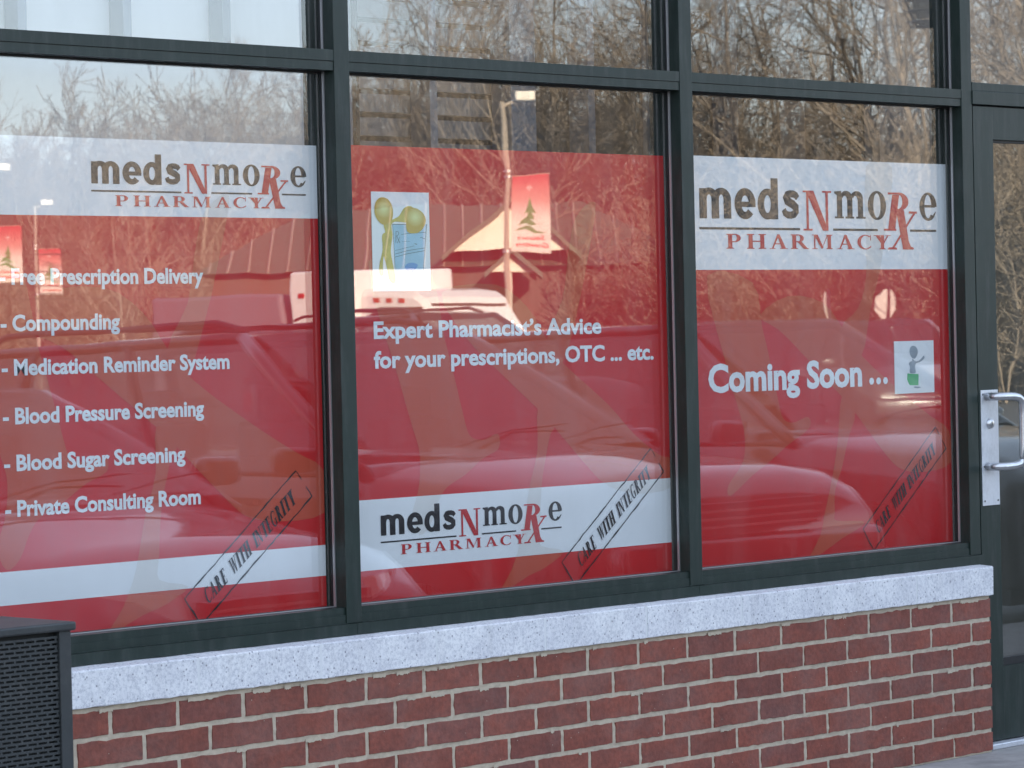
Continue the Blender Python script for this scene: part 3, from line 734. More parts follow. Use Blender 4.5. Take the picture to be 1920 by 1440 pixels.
ART3 = [
    [(1.16, 1.46), (1.36, 1.44), (1.398, 1.317), (1.427, 1.23), (1.471, 1.08), (1.482, 1.053), (1.502, 1.038), (1.54, 1.034), (1.601, 1.048), (1.604, 1.014), (1.508, 0.971), (1.420, 0.925), (1.344, 0.891), (1.243, 0.836), (1.234, 0.866), (1.297, 0.924), (1.311, 0.969), (1.310, 1.01), (1.294, 1.061), (1.229, 1.224)],
    [(1.39, 1.345), (1.52, 1.40), (1.68, 1.38), (1.769, 1.307), (1.86, 1.221), (2.065, 1.099), (2.197, 1.030), (2.287, 0.983), (2.295, 0.885), (2.17, 0.862), (2.049, 0.874), (1.971, 0.921), (1.824, 1.053), (1.762, 1.102), (1.558, 1.248), (1.47, 1.305)],
    [(1.90, 1.78), (2.03, 1.78), (1.990, 1.60), (1.959, 1.474), (1.908, 1.357), (1.86, 1.221), (1.769, 1.307), (1.847, 1.36), (1.894, 1.474)],
    [(1.762, 1.102), (1.824, 1.053), (1.79, 0.98), (1.755, 0.893), (1.722, 0.83), (1.717, 0.764), (1.724, 0.738), (1.843, 0.731), (1.843, 0.715), (1.748, 0.684), (1.679, 0.657), (1.590, 0.630), (1.647, 0.70), (1.671, 0.767), (1.71, 0.87), (1.740, 0.98)]]

def logo(parent, X0, Zu, s, name='logo'):
    """shop logo; design coordinates are those of the right-hand poster (underline z = 1.594, x from 1.131)"""
    y = PY-0.0009
    fx = lambda p: (X0+(p[0]-1.131)*s, Zu+(p[1]-1.594)*s)
    K = Print(y, fx); Rd = Print(y-0.0003, fx); Pm = Print(y-0.0003, fx); K2 = Print(y, fx); Rd2 = Print(y-0.0003, fx)
    lg = bpy.data.objects.new(name, None); COL.objects.link(lg); lg.parent = parent; lg.location = -parent.location
    for u_ in ((1.131, 1.582, 1.5905, 1.5970), (1.737, 1.952, 1.5905, 1.5970), (2.112, 2.244, 1.5900, 1.5965)):
        Q = Print(y, fx); Q.rect(*u_); sub('underline', Q.bm, M['ink_black'], lg)
    # serif lower-case m
    def rr(a, b, c, d): K.rect(a, b, c, d)
    for x in (1.757, 1.806, 1.857):
        rr(x, x+0.025, 1.627, 1.700 if x < 1.76 else 1.69)
    for x0, x1 in ((1.746, 1.789), (1.797, 1.838), (1.848, 1.894)): rr(x0, x1, 1.627, 1.6325)
    K.poly([(1.745, 1.706), (1.778, 1.708), (1.778, 1.695), (1.757, 1.695), (1.745, 1.701)])
    K.ring(1.8015, 1.688, 0.0295, 0.0205, 0.0100, 0.010, 0, 165, 18, -0.007, -0.004)
    K.ring(1.8525, 1.688, 0.0295, 0.0205, 0.0100, 0.010, 0, 165, 18, -0.007, -0.004)
    K.ring(1.950, 1.667, 0.045, 0.0435, 0.0175, 0.0365, 0, 360, 36)          # o
    K2.ring(2.205, 1.6665, 0.0435, 0.043, 0.0175, 0.0355, 0, 318, 36, -0.001)         # e
    K2.rect(2.181, 2.240, 1.664, 1.6715)
    K2.poly([(2.2255, 1.634), (2.238, 1.640), (2.2445, 1.6505), (2.2415, 1.6515), (2.231, 1.643)])
    # red N, R and long-legged x
    serif(Rd, 'N', 1.597, 0.1165, 1.590, 1.12)
    def rp(*pts): Rd2.poly(list(pts))
    rp((2.026, 1.700), (2.060, 1.700), (2.038, 1.598), (2.003, 1.598))
    rp((2.004, 1.707), (2.062, 1.707), (2.062, 1.701), (2.004, 1.701)); rp((1.982, 1.592), (2.043, 1.592), (2.043, 1.598), (1.982, 1.598))
    Rd2.ring(2.056, 1.680, 0.050, 0.0275, 0.0195, 0.021, -80, 92, 22, 0.0, 0.0)
    rp((2.040, 1.650), (2.072, 1.652), (2.066, 1.658), (2.042, 1.658))
    rp((2.044, 1.653), (2.082, 1.655), (2.104, 1.560), (2.114, 1.545), (2.128, 1.541), (2.128, 1.536), (2.074, 1.536), (2.072, 1.545))
    rp((2.130, 1.647), (2.139, 1.645), (2.030, 1.540), (2.020, 1.541)); rp((2.107, 1.651), (2.147, 1.651), (2.147, 1.6445), (2.107, 1.6445)); rp((1.998, 1.536), (2.046, 1.536), (2.040, 1.5425), (2.004, 1.5425))
    for ch, x, wx in (('P', 1.246, 2.15), ('H', 1.337, 2.15), ('A', 1.440, 1.95), ('R', 1.536, 2.08), ('M', 1.635, 1.95), ('A', 1.754, 1.93), ('C', 1.848, 1.95), ('Y', 1.932, 1.95)):
        serif(Pm, ch, x, 0.042, 1.5365, wx)
    # meds in heavy sans
    Hs = Print(y-0.0001, fx)
    xb, xh = 1.6215, 1.7085
    Hs.rect(1.133, 1.165, xb, 1.706)
    for x0_, x1_ in ((1.133, 1.2185), (1.186, 1.2715)):
        Hs.ring((x0_+x1_)/2, 1.6755, (x1_-x0_)/2, xh-1.6755, (x1_-x0_)/2-.0325, .014, 0, 180, 20)
        Hs.rect(x1_-.0325, x1_, xb, 1.6757)
    Hs.ring(1.334, 1.665, .047, .0445, .0165, .0235, 8, 318, 34); Hs.rect(1.3105, 1.3805, 1.6555, 1.6705)
    Hs.ring(1.4345, 1.665, .0445, .0445, .0150, .0255, 0, 360, 34); Hs.rect(1.4505, 1.4825, xb, 1.7395)
    sp_ = [(1.5725, 1.6835), (1.566, 1.6915), (1.554, 1.6955), (1.537, 1.6960), (1.524, 1.6925), (1.5185, 1.6845), (1.523, 1.6765), (1.538, 1.6700), (1.553, 1.6645), (1.5645, 1.6560), (1.5645, 1.6455), (1.557, 1.6375), (1.541, 1.6340), (1.525, 1.6350), (1.5135, 1.6405), (1.5085, 1.6505)]
    Hs.stroke([((a_[0]), a_[1]) for a_ in sp_], [.020, .021, .021, .021, .023, .027, .028, .026, .026, .028, .027, .023, .021, .021, .021, .020])
    sub('heavy_letters', Hs.bm, M['ink_black'], lg)
    sub('serif_letters', K.bm, M['ink_black'], lg); sub('serif_letter', K2.bm, M['ink_black'], lg); sub('red_sign', Rd2.bm, M['ink_red'], lg)
    sub('red_letter', Rd.bm, M['ink_red'], lg); sub('red_subtitle', Pm.bm, M['ink_red'], lg)
    return lg
def stamp(parent, ox, oz, seed, zmin=0.627, xmax=99):
    y = PY-0.0016
    rs = random.Random(seed)
    e1 = (0.788, 0.616); e2 = (0.616, -0.788)
    fx = lambda p: (ox+p[0]*e1[0]+p[1]*e2[0], oz+p[0]*e1[1]+p[1]*e2[1])
    B = Print(y)
    def rough(a, b, w0, w1, n=30):
        pts = [(a[0]+(b[0]-a[0])*k/n+rs.gauss(0, .0005), a[1]+(b[1]-a[1])*k/n+rs.gauss(0, .0005)) for k in range(n+1)]
        ws = [w0+(w1-w0)*abs(math.sin(k*0.9+seed)*math.sin(k*0.37))+rs.uniform(0, .0006) for k in range(n+1)]
        q = [fx(p) for p in pts]
        for k in range(n):
            m0, m1 = q[k], q[k+1]
            if min(m0[1], m1[1]) < zmin or max(m0[0], m1[0]) > xmax: continue
            B.stroke([m0, m1], [ws[k], ws[k+1]])
    rough((0, 0), (0.470, 0), 0.0018, 0.0042); rough((0, 0), (0, 0.084), 0.002, 0.0045, 8)
    rough((0, 0.084), (0.470, 0.084), 0.0020, 0.0048); rough((0.470, 0), (0.470, 0.03), 0.0012, 0.002, 6); rough((0.470, 0.052), (0.470, 0.084), 0.002, 0.004, 4)
    # slanted stencil lettering
    x = 0.046
    T = Print(y-0.0003, lambda p: fx((p[0]+(0.064-p[1])*0.0+p[2] if False else p[0], p[1])))
    H = 0.037; base = 0.061
    T.fx = lambda p: fx((p[0]+0.30*p[1], base-p[1]))
    word = 'CARE WITH INTEGRITY'; adv = []
    class Dummy:
        def poly(s, *a): pass
        def ring(s, *a): pass
    d = Dummy(); tot = 0
    for ch in word:
        a = serif(d, ch, 0, 1, 0) if ch != ' ' else 0.75
        adv.append(a); tot += a+0.10
    wx = 0.375/(tot*H)
    for ch, a in zip(word, adv):
        if ch != ' ': serif(T, ch, x, H, 0.0, wx, st=0.33)
        x += (a+0.10)*H*wx
    st = part('care_stamp', B.bm, M['ink_black'], parent)
    sub('lettering', T.bm, M['ink_black'], st)

def poster(i, x0, x1, bands, label, arts):
    """bands: list of (z0,z1,colour)"""
    t = thing('window_poster', label, 'poster', ((x0+x1)/2, PY, bands[0][0]), group='pharmacy posters behind the shop windows')
    zlo, zhi = bands[0][0], bands[-1][1]
    part('backing_sheet', boxes((x0, x1, PY, PY+0.002, zlo, zhi)), M['poster_red'], t)
    for z0, z1, c in bands:
        if c == 'w':
            W = Print(PY-0.0002); W.rect(x0, x1, z0, z1); part('white_band', W.bm, M['poster_white'], t)
    n_ = 0
    for A in arts:
        A = smooth_poly(A, 3)
        A = clip_x(A, x0+0.001, x1-0.001)
        if not A or len(A) < 3: continue
        for z0, z1, c in bands:
            q = clip_z(A, z0+0.0005, z1-0.0005)
            if q and len(q) > 2:
                n_ += 1; O = Print(PY-0.0004-0.00003*n_); O.poly(q); part('faded_print', O.bm, M['tint_orange' if c == 'r' else 'tint_beige'], t)
    return t
def words(parent, lines, name='lettering_line'):
    for s, x, z, h, w, off in lines:
        part(name, flip_to_front(merge_mesh([text_mesh(s, x, z, PY-0.0012, h, w, off=off)])), M['ink_white'], parent)

p1 = poster(0, -1.574, -0.330, [(0.625, 0.7185, 'r'), (0.7185, 0.795, 'w'), (0.795, 1.607, 'r'), (1.607, 1.788, 'w')],
            'red poster listing pharmacy services in white, behind the left window', [[(x-1.322, z) for x, z in A] for A in ART2]+[[(x-2.62, z) for x, z in ART3[1]]])
words(p1, [('- Free Prescription Delivery', -1.322, 1.449, 0.0345, 0.611, 0.034), ('- Compounding', -1.322, 1.343, 0.0345, 0.349, 0.034),
           ('- Medication Reminder System', -1.322, 1.242, 0.0345, 0.688, 0.034), ('- Blood Pressure Screening', -1.322, 1.131, 0.0345, 0.603, 0.034),
           ('- Blood Sugar Screening', -1.322, 1.024, 0.0345, 0.541, 0.034), ('- Private Consulting Room', -1.322, 0.920, 0.0345, 0.586, 0.034)])
logo(p1, -1.049, 1.6655, 0.611)
stamp(p1, -0.795, 0.695, 1)
p2 = poster(1, -0.268, 0.984, [(0.6285, 0.7205, 'r'), (0.7205, 0.899, 'w'), (0.899, 1.793, 'r')],
            'red poster offering expert advice, logo low down, behind the middle window', ART2)
words(p2, [("Expert Pharmacist\u2019s Advice", -0.147, 1.306, 0.0405, 0.858, 0.032), ('for your prescriptions, OTC ... etc.', -0.149, 1.231, 0.0405, 1.073, 0.032)])
logo(p2, -0.139, 0.789, 0.606)
stamp(p2, 0.533, 0.695, 2, 0.630, 0.983)
p3 = poster(2, 1.041, 2.302, [(0.627, 1.4765, 'r'), (1.4765, 1.797, 'w')],
            'red coming soon poster under a broad white logo band, behind the right window', ART3)
words(p3, [('Coming Soon', 1.155, 1.133, 0.074, 0.705, 0.036)])
for k in range(3):
    D_ = Print(PY-0.0012); D_.ell(1.906+.034*k, 1.1435, .0115, .0105, 20); part('full_stop', D_.bm, M['ink_white'], p3)
logo(p3, 1.131, 1.594, 1.0)
stamp(p3, 1.849, 0.706, 3, 0.630, 2.300)

# drawing on the middle poster: ochre figure holding up a blue sheet
pic = part('picture', boxes((-0.146, 0.060, PY-0.0018, PY-0.0012, 1.425, 1.677)), M['poster_white'], p2)
fxm = lambda p: (-0.145+(p[0]-130)/785*0.205, 1.677-(p[1]-140)/1150*0.230)
Y0 = PY-0.0021
L_ = Print(Y0, fxm)
L_.poly([(405, 550), (875, 545), (850, 800), (800, 1300), (445, 1300), (425, 1000), (415, 700)]); sub('blue_sheet', L_.bm, M['paper_blue'], pic)
L_ = Print(Y0-0.0002, fxm)
L_.poly(smooth_poly([(560, 1100), (600, 1050), (680, 1040), (740, 1070), (700, 1130), (660, 1170), (640, 1290), (610, 1290), (610, 1180)], 4)); sub('blue_wash', L_.bm, M['blue_wash'], pic)
L_ = Print(Y0-0.0004, fxm)
for pts, w in (([(405, 550), (590, 550)], .002), ([(405, 550), (415, 720), (430, 1290)], .0012), ([(875, 545), (850, 800), (800, 1290)], .0012), ([(520, 680), (600, 668), (860, 650)], .0012), ([(530, 770), (640, 765)], .0008),
               ([(430, 930), (600, 885), (840, 850)], .0014), ([(430, 968), (600, 925), (840, 885)], .0014), ([(430, 885), (690, 825)], .001), ([(450, 640), (445, 790)], .0016), ([(448, 640), (478, 640), (488, 668), (470, 695), (448, 700)], .0014), ([(460, 700), (500, 790)], .0014), ([(500, 715), (465, 790)], .001),
               ([(780, 720), (800, 712), (820, 726), (850, 735)], .0014), ([(700, 795), (735, 805)], .0018)):
    L_.stroke([fxm(p) for p in pts], w) if False else Print.stroke(L_, pts, w/0.205*785)
sub('ink_lines', L_.bm, M['ink_black'], pic)
L_ = Print(Y0-0.0006, fxm)
L_.poly(smooth_poly([(285, 560), (340, 520), (430, 480), (500, 440), (560, 350), (620, 318), (680, 330), (640, 420), (600, 520), (520, 520), (430, 520), (390, 560), (395, 640), (400, 700), (375, 860), (380, 960), (430, 1270), (350, 1270), (310, 1080), (275, 960), (262, 1100), (265, 1180), (235, 1205), (208, 1160), (220, 1040), (262, 880), (258, 720), (275, 670), (305, 650)], 4))
sub('figure_body', L_.bm, M['egg_plain'], pic)
L_ = Print(Y0-0.0008, fxm); L_.poly(smooth_poly([(280, 210), (350, 235), (400, 310), (415, 400), (400, 490), (340, 545), (285, 560), (220, 520), (175, 450), (162, 370), (180, 280), (225, 225)], 4)); sub('figure_head', L_.bm, M['egg'], pic)
L_ = Print(Y0-0.0009, fxm); L_.poly(smooth_poly([(620, 320), (690, 335), (760, 355), (830, 410), (862, 490), (840, 570), (780, 640), (700, 665), (620, 655), (590, 600), (590, 500), (570, 430), (580, 350)], 4)); sub('figure_hand', L_.bm, M['egg'], pic)
# picture on the right poster: grey figure on a green block
pic = part('picture', boxes((2.019, 2.217, PY-0.0018, PY-0.0012, 1.102, 1.260)), M['poster_white'], p3)
fxn = lambda p: (2.019+(p[0]-395)/770*0.198, 1.260-(p[1]-195)/1025*0.158)
L_ = Print(Y0, fxn); L_.poly([(640, 830), (860, 850), (850, 1070), (680, 1060), (630, 950)]); sub('green_block', L_.bm, M['green_box'], pic)
L_ = Print(Y0-0.0003, fxn)
L_.poly(smooth_poly([(760, 290), (820, 320), (850, 400), (830, 490), (780, 545), (730, 520), (695, 450), (690, 370), (715, 310)], 4))
L_.poly(smooth_poly([(740, 545), (790, 590), (860, 590), (920, 540), (960, 490), (985, 530), (950, 570), (880, 620), (810, 640), (790, 720), (800, 820), (690, 820), (690, 700), (670, 640), (700, 600), (735, 590)], 4))
L_.poly(smooth_poly([(760, 1090), (900, 1105), (850, 1125), (780, 1120)], 3))
sub('figure', L_.bm, M['grey_fig'], pic)

# ================================================================ LITTER BIN in front, bottom left
bx0, bx1, by0, by1, bzt = -2.52, -1.992, -1.0, -0.50, 0.783
bn = thing('litter_bin', 'dark grey perforated metal litter bin on the sidewalk in front of the left window', 'litter bin', ((bx0+bx1)/2, (by0+by1)/2, 0.0))
part('liner', boxes((bx0+0.02, bx1-0.02, by0+0.02, by1-0.02, 0.03, 0.765)), M['black'], bn)
for bb in ((bx0, bx0+0.028, by0, by0+0.028, 0, 0.766), (bx1-0.028, bx1, by0, by0+0.028, 0, 0.766), (bx0, bx0+0.028, by1-0.028, by1, 0, 0.766), (bx1-0.028, bx1, by1-0.028, by1, 0, 0.766)):
    part('corner_post', boxes(bb, bev=0.002), M['bin'], bn)
def perf(axis):
    bm = bmesh.new(); L = 0.472 if axis == 'x' else 0.444
    pz, ph_, px, gap = 0.0088, 0.0042, 0.0245, 0.0045
    rows = int(0.715/pz)
    for r in range(rows+1):
        z = 0.04+r*pz
        def bx_(a, b, c, d):
            if axis == 'x': box(bm, bx0+0.028+a, bx0+0.028+b, by0+0.006, by0+0.008, c, d)
            else: box(bm, bx0+0.006, bx0+0.008, by0+0.028+a, by0+0.028+b, c, d)
        bx_(0, L, z, z+pz-ph_)
        if r < rows:
            a = -(px/2 if r % 2 else 0)
            while a < L:
                a0, a1 = max(a, 0), min(a+gap, L)
                if a1 > a0: bx_(a0, a1, z+pz-ph_, z+pz)
                a += px
    return bm
part('perforated_panel', perf('x'), M['bin'], bn)
part('perforated_panel', perf('y'), M['bin'], bn)
part('lid', boxes((bx0-0.008, bx1+0.008, by0-0.008, by1+0.008, 0.766, bzt), bev=0.004), M['bin'], bn)
part('lid_plate', boxes((-2.30, -2.215, -0.86, -0.62, bzt, bzt+0.012), bev=0.002), M['trim'], bn)
# ================================================================ CARS in the lot (seen mirrored in the glass); nose towards +y
def interp(T, y):
    if y <= T[0][0]: return T[0][1]
    for (a, va), (b, vb) in zip(T, T[1:]):
        if y <= b:
            t = (y-a)/(b-a); t = t*t*(3-2*t)*0.5+t*0.5
            return va+(vb-va)*t
    return T[-1][1]
CARS = {
 'sedan': dict(L=4.75, W=0.90, belt=[(-2.38, .80), (-2.2, .97), (-1.6, 1.02), (0.9, .96), (2.0, .80), (2.38, .62)],
   crown=[(-2.38, .80), (-2.2, 1.0), (-1.6, 1.07), (0.9, 1.03), (1.95, .88), (2.3, .72), (2.38, .58)],
   gh=[(-1.75, 1.03), (-0.85, 1.42), (0.25, 1.46), (1.15, 1.00)], rack=False, hatch=False, wheel=.33, axles=(-1.4, 1.42), low=.22),
 'minivan': dict(L=4.95, W=0.97, belt=[(-2.48, .95), (-2.4, 1.05), (0.9, 1.06), (1.6, 1.02), (2.3, .96), (2.48, .84)],
   crown=[(-2.48, .95), (-2.4, 1.1), (0.9, 1.15), (1.55, 1.12), (2.3, 1.05), (2.42, .98), (2.48, .88)],
   gh=[(-2.36, 1.08), (-2.05, 1.66), (0.10, 1.73), (1.15, 1.13)], rack=True, hatch=True, wheel=.35, axles=(-1.45, 1.5), low=.24),
 'suv': dict(L=4.8, W=0.95, belt=[(-2.4, 1.0), (-2.32, 1.1), (0.9, 1.10), (2.05, 1.02), (2.28, .90), (2.4, .72)],
   crown=[(-2.4, 1.0), (-2.32, 1.14), (0.9, 1.17), (1.9, 1.10), (2.25, .96), (2.4, .74)],
   gh=[(-2.28, 1.12), (-2.0, 1.70), (0.15, 1.77), (1.05, 1.14)], rack=True, hatch=True, wheel=.38, axles=(-1.42, 1.45), low=.30),
}
def make_car(kind, paint, name, label, loc, rz=0.0, group=None, glinting=False, rack=None, zs=1.0):
    S = CARS[kind]; t = thing(name, label, 'car', loc, rz, group); t.scale = (1, 1, zs)
    W, L = S['W'], S['L']
    n = 44; bm = bmesh.new(); rows = []
    for i in range(n+1):
        y = -L/2+L*i/n
        e = abs(y)/(L/2); nose = max(0.0, (e-0.80)/0.20)
        w = W*(1-0.16*nose**2.0-(0.02 if e > .5 else 0))
        zb, zc = interp(S['belt'], y), interp(S['crown'], y); zl = S['low']+0.10*nose**2
        pts = [(0, zc), (w*.45, zc-.004), (w*.74, zc-(zc-zb)*.35-.006), (w*.90, zb+.004), (w*.965, zb-.035), (w*.985, zb-.13), (w, zb-.27), (w*.995, (zb+zl)/2-.02), (w*.99, zl+.12), (w*.955, zl+.03), (w*.85, zl)]
        # wheel arches: pull the lower edge up over the axles
        for ay in S['axles']:
            d = abs(y-ay); Rr = S['wheel']+0.06
            if d < Rr:
                za = S['wheel']+math.sqrt(Rr*Rr-d*d)-.02
                pts = [(px_, max(pz, za)) if px_ > w*.8 and pz < zb-.2 else (px_, pz) for px_, pz in pts]
        ring = [(-x, y, z) for x, z in pts[::-1]]+[(x, y, z) for x, z in pts[1:]]
        rows.append([bm.verts.new(p) for p in ring])
    for a, b in zip(rows, rows[1:]):
        for k in range(len(a)-1): bm.faces.new((a[k], a[k+1], b[k+1], b[k]))
    bm.faces.new(rows[0]); bm.faces.new(rows[-1][::-1])
    bmesh.ops.recalc_face_normals(bm, faces=bm.faces[:])
    body = put('body', bm, paint, t, True)
    put('underbody', boxes((-W*.84, W*.84, -L/2+.25, L/2-.25, S['low']-.05, S['low']+.30)), M['trim'], t)
    # greenhouse surfaces
    g0, g1, g2, g3 = S['gh']
    wb, wr = W*.90, W*.66
    def grid(fn, a, b, nu=10, nv=8):
        m_ = bmesh.new(); G = [[m_.verts.new(fn(i/nu, j/nv)) for j in range(nv+1)] for i in range(nu+1)]
        for i in range(nu):
            for j in range(nv): m_.faces.new((G[i][j], G[i+1][j], G[i+1][j+1], G[i][j+1]))
        bmesh.ops.recalc_face_normals(m_, faces=m_.faces[:]); return m_
    def shell(lo, hi, bul):
        def fn(u, v):
            s = 2*u-1; w = wb+(wr-wb)*v
            y = lo[0]+(hi[0]-lo[0])*v; z = lo[1]+(hi[1]-lo[1])*v
            return (s*w*.99, y+bul*(1-s*s)+(0.04 if bul > 0 else -.04)*math.sin(PI*v), z+.0+.03*math.sin(PI*v)*0.3)
        return fn
    put('windshield', grid(shell(g3, g2, .10), 0, 0), M['car_glass'], t, True)
    put('rear_window', grid(shell(g0, g1, -.07), 0, 0), M['car_glass'], t, True)
    ylo = [g0[0], g3[0]]; yhi = [g1[0], g2[0]]
    cuts = [0.0, 0.30, 0.62, 1.0] if S['hatch'] else [0.06, 0.46, 1.0]
    for sgn in (-1, 1):
        def side(u, v, a=0, b=1):
            q = a+(b-a)*u
            yl = ylo[0]+(ylo[1]-ylo[0])*q; yh = yhi[0]+(yhi[1]-yhi[0])*q
            zl_ = interp(S['belt'], yl)-.01; zh = g1[1]+(g2[1]-g1[1])*q-.035
            w = wb+.04+(wr+.02-wb-.04)*v+.03*math.sin(PI*v)
            return (sgn*w, yl+(yh-yl)*v, zl_+(zh-zl_)*v)
        for a, b in zip(cuts, cuts[1:]):
            put('side_window', grid(lambda u, v: side(u, v, a+.012, b-.012), 0, 0, 8, 5), M['car_glass'], t, True)
        for q in cuts:
            bm = bmesh.new(); P_ = [side(q, v/6) for v in range(7)]
            tube(bm, P_, 0.034 if q in (0.0, 1.0) else .026, 6); put('pillar', bm, paint if q in (cuts[0], cuts[-1]) else M['trim'], t, True)
        bm = bmesh.new(); tube(bm, [side(q/8, 1.0) for q in range(9)], .030, 6); put('roof_rail_trim', bm, paint, t, True)
        bm = bmesh.new(); tube(bm, [side(q/8, 0.0) for q in range(9)], .012, 6); put('window_trim', bm, M['chrome'] if kind == 'sedan' else M['trim'], t, True)
        # mirror
        bm = bmesh.new(); my = g3[0]-.28
        mz = S['belt'][2][1]+.06; box(bm, sgn*(W+.10)-.10, sgn*(W+.10)+.10, my-.04, my+.05, mz-.06, mz+.065, bev=.03)
        put('wing_mirror', bm, paint, t, True)
        for y_ in (-.55 if kind != 'sedan' else -.65, .35):
            bm = bmesh.new(); box(bm, sgn*(W+.004)-.008, sgn*(W+.004)+.008, y_, y_+.17, S['belt'][2][1]-.16, S['belt'][2][1]-.13)
            put('door_handle', bm, paint, t)
        hl = put('headlight', grid(lambda u, v: (sgn*(W*.46+W*.40*u), L/2-.02-.20*u*u-.05*v, S['belt'][-1][1]-.03+.13*v+.02*u), 0, 0, 8, 4), M['lamp_glint'] if glinting else M['lamp_lens'], t, True)
        put('tail_light', boxes((sgn*W*.84-.06, sgn*W*.84+.05, -L/2-.005, -L/2+.16, .78, 1.0 if kind != 'sedan' else .92), bev=.02), M['tail'], t, True)
    put('roof', grid(lambda u, v: ((2*u-1)*(wr+.015), g1[0]-.03+(g2[0]-g1[0]+.06)*v, g1[1]+(g2[1]-g1[1])*v+.045*(1-(2*u-1)**4)*math.sin(PI*(0.12+0.76*v))-.03), 0, 0, 14, 14), paint, t, True)
    if S['rack'] if rack is None else rack:
        for sgn in (-1, 1):
            bm = bmesh.new(); x = sgn*(wr-.08); za = g1[1]+.06
            tube(bm, [(x, g1[0]+.15, za-.03), (x, g1[0]+.30, za+.01), (x, g2[0]-.3, za+.05), (x, g2[0]-.1, za+.01)], .018, 6)
            put('roof_rack', bm, M['trim'], t, True)
        bm = bmesh.new()
        for y_ in (g1[0]+.55, g2[0]-.6): box(bm, -wr+.08, wr-.08, y_-.02, y_+.02, g1[1]+.078, g1[1]+.096)
        put('rack_bar', bm, M['trim'], t)
    for sgn in (-1, 1):
        for y_ in (-1.02, -.02, .98):
            bm = bmesh.new(); tube(bm, [(sgn*(W*.995), y_, .42), (sgn*(W+.002), y_, .80), (sgn*W*.985, y_+.01, S['belt'][2][1]-.12)], .006, 4)
            put('door_seam', bm, M['black'], t)
    put('interior', boxes((-W*.80, W*.80, g0[0]+.5, g3[0]-.35, .55, .98)), M['car_inside'], t)
    bm = bmesh.new()
    for x in (-.38, .38):
        for y_ in (0.05, -.85):
            box(bm, x-.24, x+.24, y_-.08, y_+.08, .9, 1.26, bev=.04); box(bm, x-.12, x+.12, y_-.05, y_+.04, 1.27, 1.43, bev=.03)
    put('seats', bm, M['car_inside'], t)
    bm = bmesh.new(); zg = S['belt'][-1][1]
    box(bm, -W*.42, W*.42, L/2-.06, L/2+.012, zg-.05, zg+.07)
    gr_ = put('grille', bm, M['trim'], t)
    put('grille_bars', boxes(*[(-W*.41, W*.41, L/2+.012, L/2+.024, zg-.04+k*.035, zg-.028+k*.035) for k in range(3)]), M['chrome'], gr_)
    bm = bmesh.new(); box(bm, -W*.84, W*.84, L/2-.22, L/2+.05, zg-.34, zg-.08, bev=.05); put('front_bumper', bm, paint, t, True)
    bm = bmesh.new(); box(bm, -W*.86, W*.86, -L/2-.05, -L/2+.2, .38, .66, bev=.05); put('rear_bumper', bm, paint, t, True)
    bm = bmesh.new(); tube(bm, [(-.45, g3[0]+.10, g3[1]+.035), (-.02, g3[0]-.02, g3[1]+.09), (.35, g3[0]-.04, g3[1]+.11)], .005, 5); tube(bm, [(.15, g3[0]+.11, g3[1]+.035), (.5, g3[0]+.0, g3[1]+.08), (.75, g3[0]-.05, g3[1]+.10)], .005, 5)
    put('wiper', bm, M['trim'], t)
    for ay in S['axles']:
        for sgn in (-1, 1):
            r = S['wheel']; wheel = None
            bm = bmesh.new(); lathe(bm, [(r*.62, -.105), (r*.93, -.11), (r, -.08), (r, .08), (r*.93, .11), (r*.62, .105)], 28, 'x', (sgn*(W-.12), ay, r))
            wheel = put('wheel', bm, M['tyre'], t, True)
            bm = bmesh.new(); lathe(bm, [(0, .08), (r*.16, .085), (r*.2, .06), (r*.56, .045), (r*.64, .10), (r*.66, .10), (r*.66, .0)] if sgn > 0 else [(0, -.08), (r*.16, -.085), (r*.2, -.06), (r*.56, -.045), (r*.64, -.10), (r*.66, -.10), (r*.66, 0)], 24, 'x', (sgn*(W-.12), ay, r))
            rim = put('rim', bm, M['rim'], wheel, True)
            bm = bmesh.new()
            for k in range(5):
                a = 2*PI*k/5+.3; ca, sa = math.cos(a), math.sin(a)
                for s_ in (-.14, .14):
                    tube(bm, [(sgn*(W-.12+.052), ay+ca*r*.2, r+sa*r*.2), (sgn*(W-.12+.058), ay+math.cos(a+s_+.2)*r*.6, r+math.sin(a+s_+.2)*r*.6)], .016, 4)
            put('spoke_gaps', bm, M['black'], wheel)
    return t
GRP = 'cars parked nose in along the sidewalk'
make_car('sedan', M['car_blue'], 'parked_car', 'low slate blue sedan, its windshield and hood mirrored in the left window', (1.75, -4.75, lot_z(-4.75)), R_(0), GRP, zs=.92)
make_car('minivan', M['car_maroon'], 'parked_car', 'dark maroon boxy family car with roof rack, mirrored across the left and middle windows', (4.5, -5.0, lot_z(-4.9)), R_(1), GRP, zs=.90)
make_car('suv', M['car_graphite'], 'parked_car', 'graphite grey sport utility car, mirrored in the right window', (7.3, -4.95, lot_z(-4.9)), R_(-1), GRP, rack=False, zs=.88)
far = (26.9, -23.0)
make_car('suv', M['car_black'], 'parked_car', 'dark sport utility car with roof rack in the far parking row', (19.9, -19.6, lot_z(-19.6)), R_(0), zs=1.1)
make_car('suv', M['car_silver'], 'oncoming_car', 'silver car with glowing headlights for sun glints, mirrored above the words coming soon', (34.0, -24.3, lot_z(-24.0)), R_(38), glinting=True, rack=False)  # glow put in for sun glints, no lamps burning

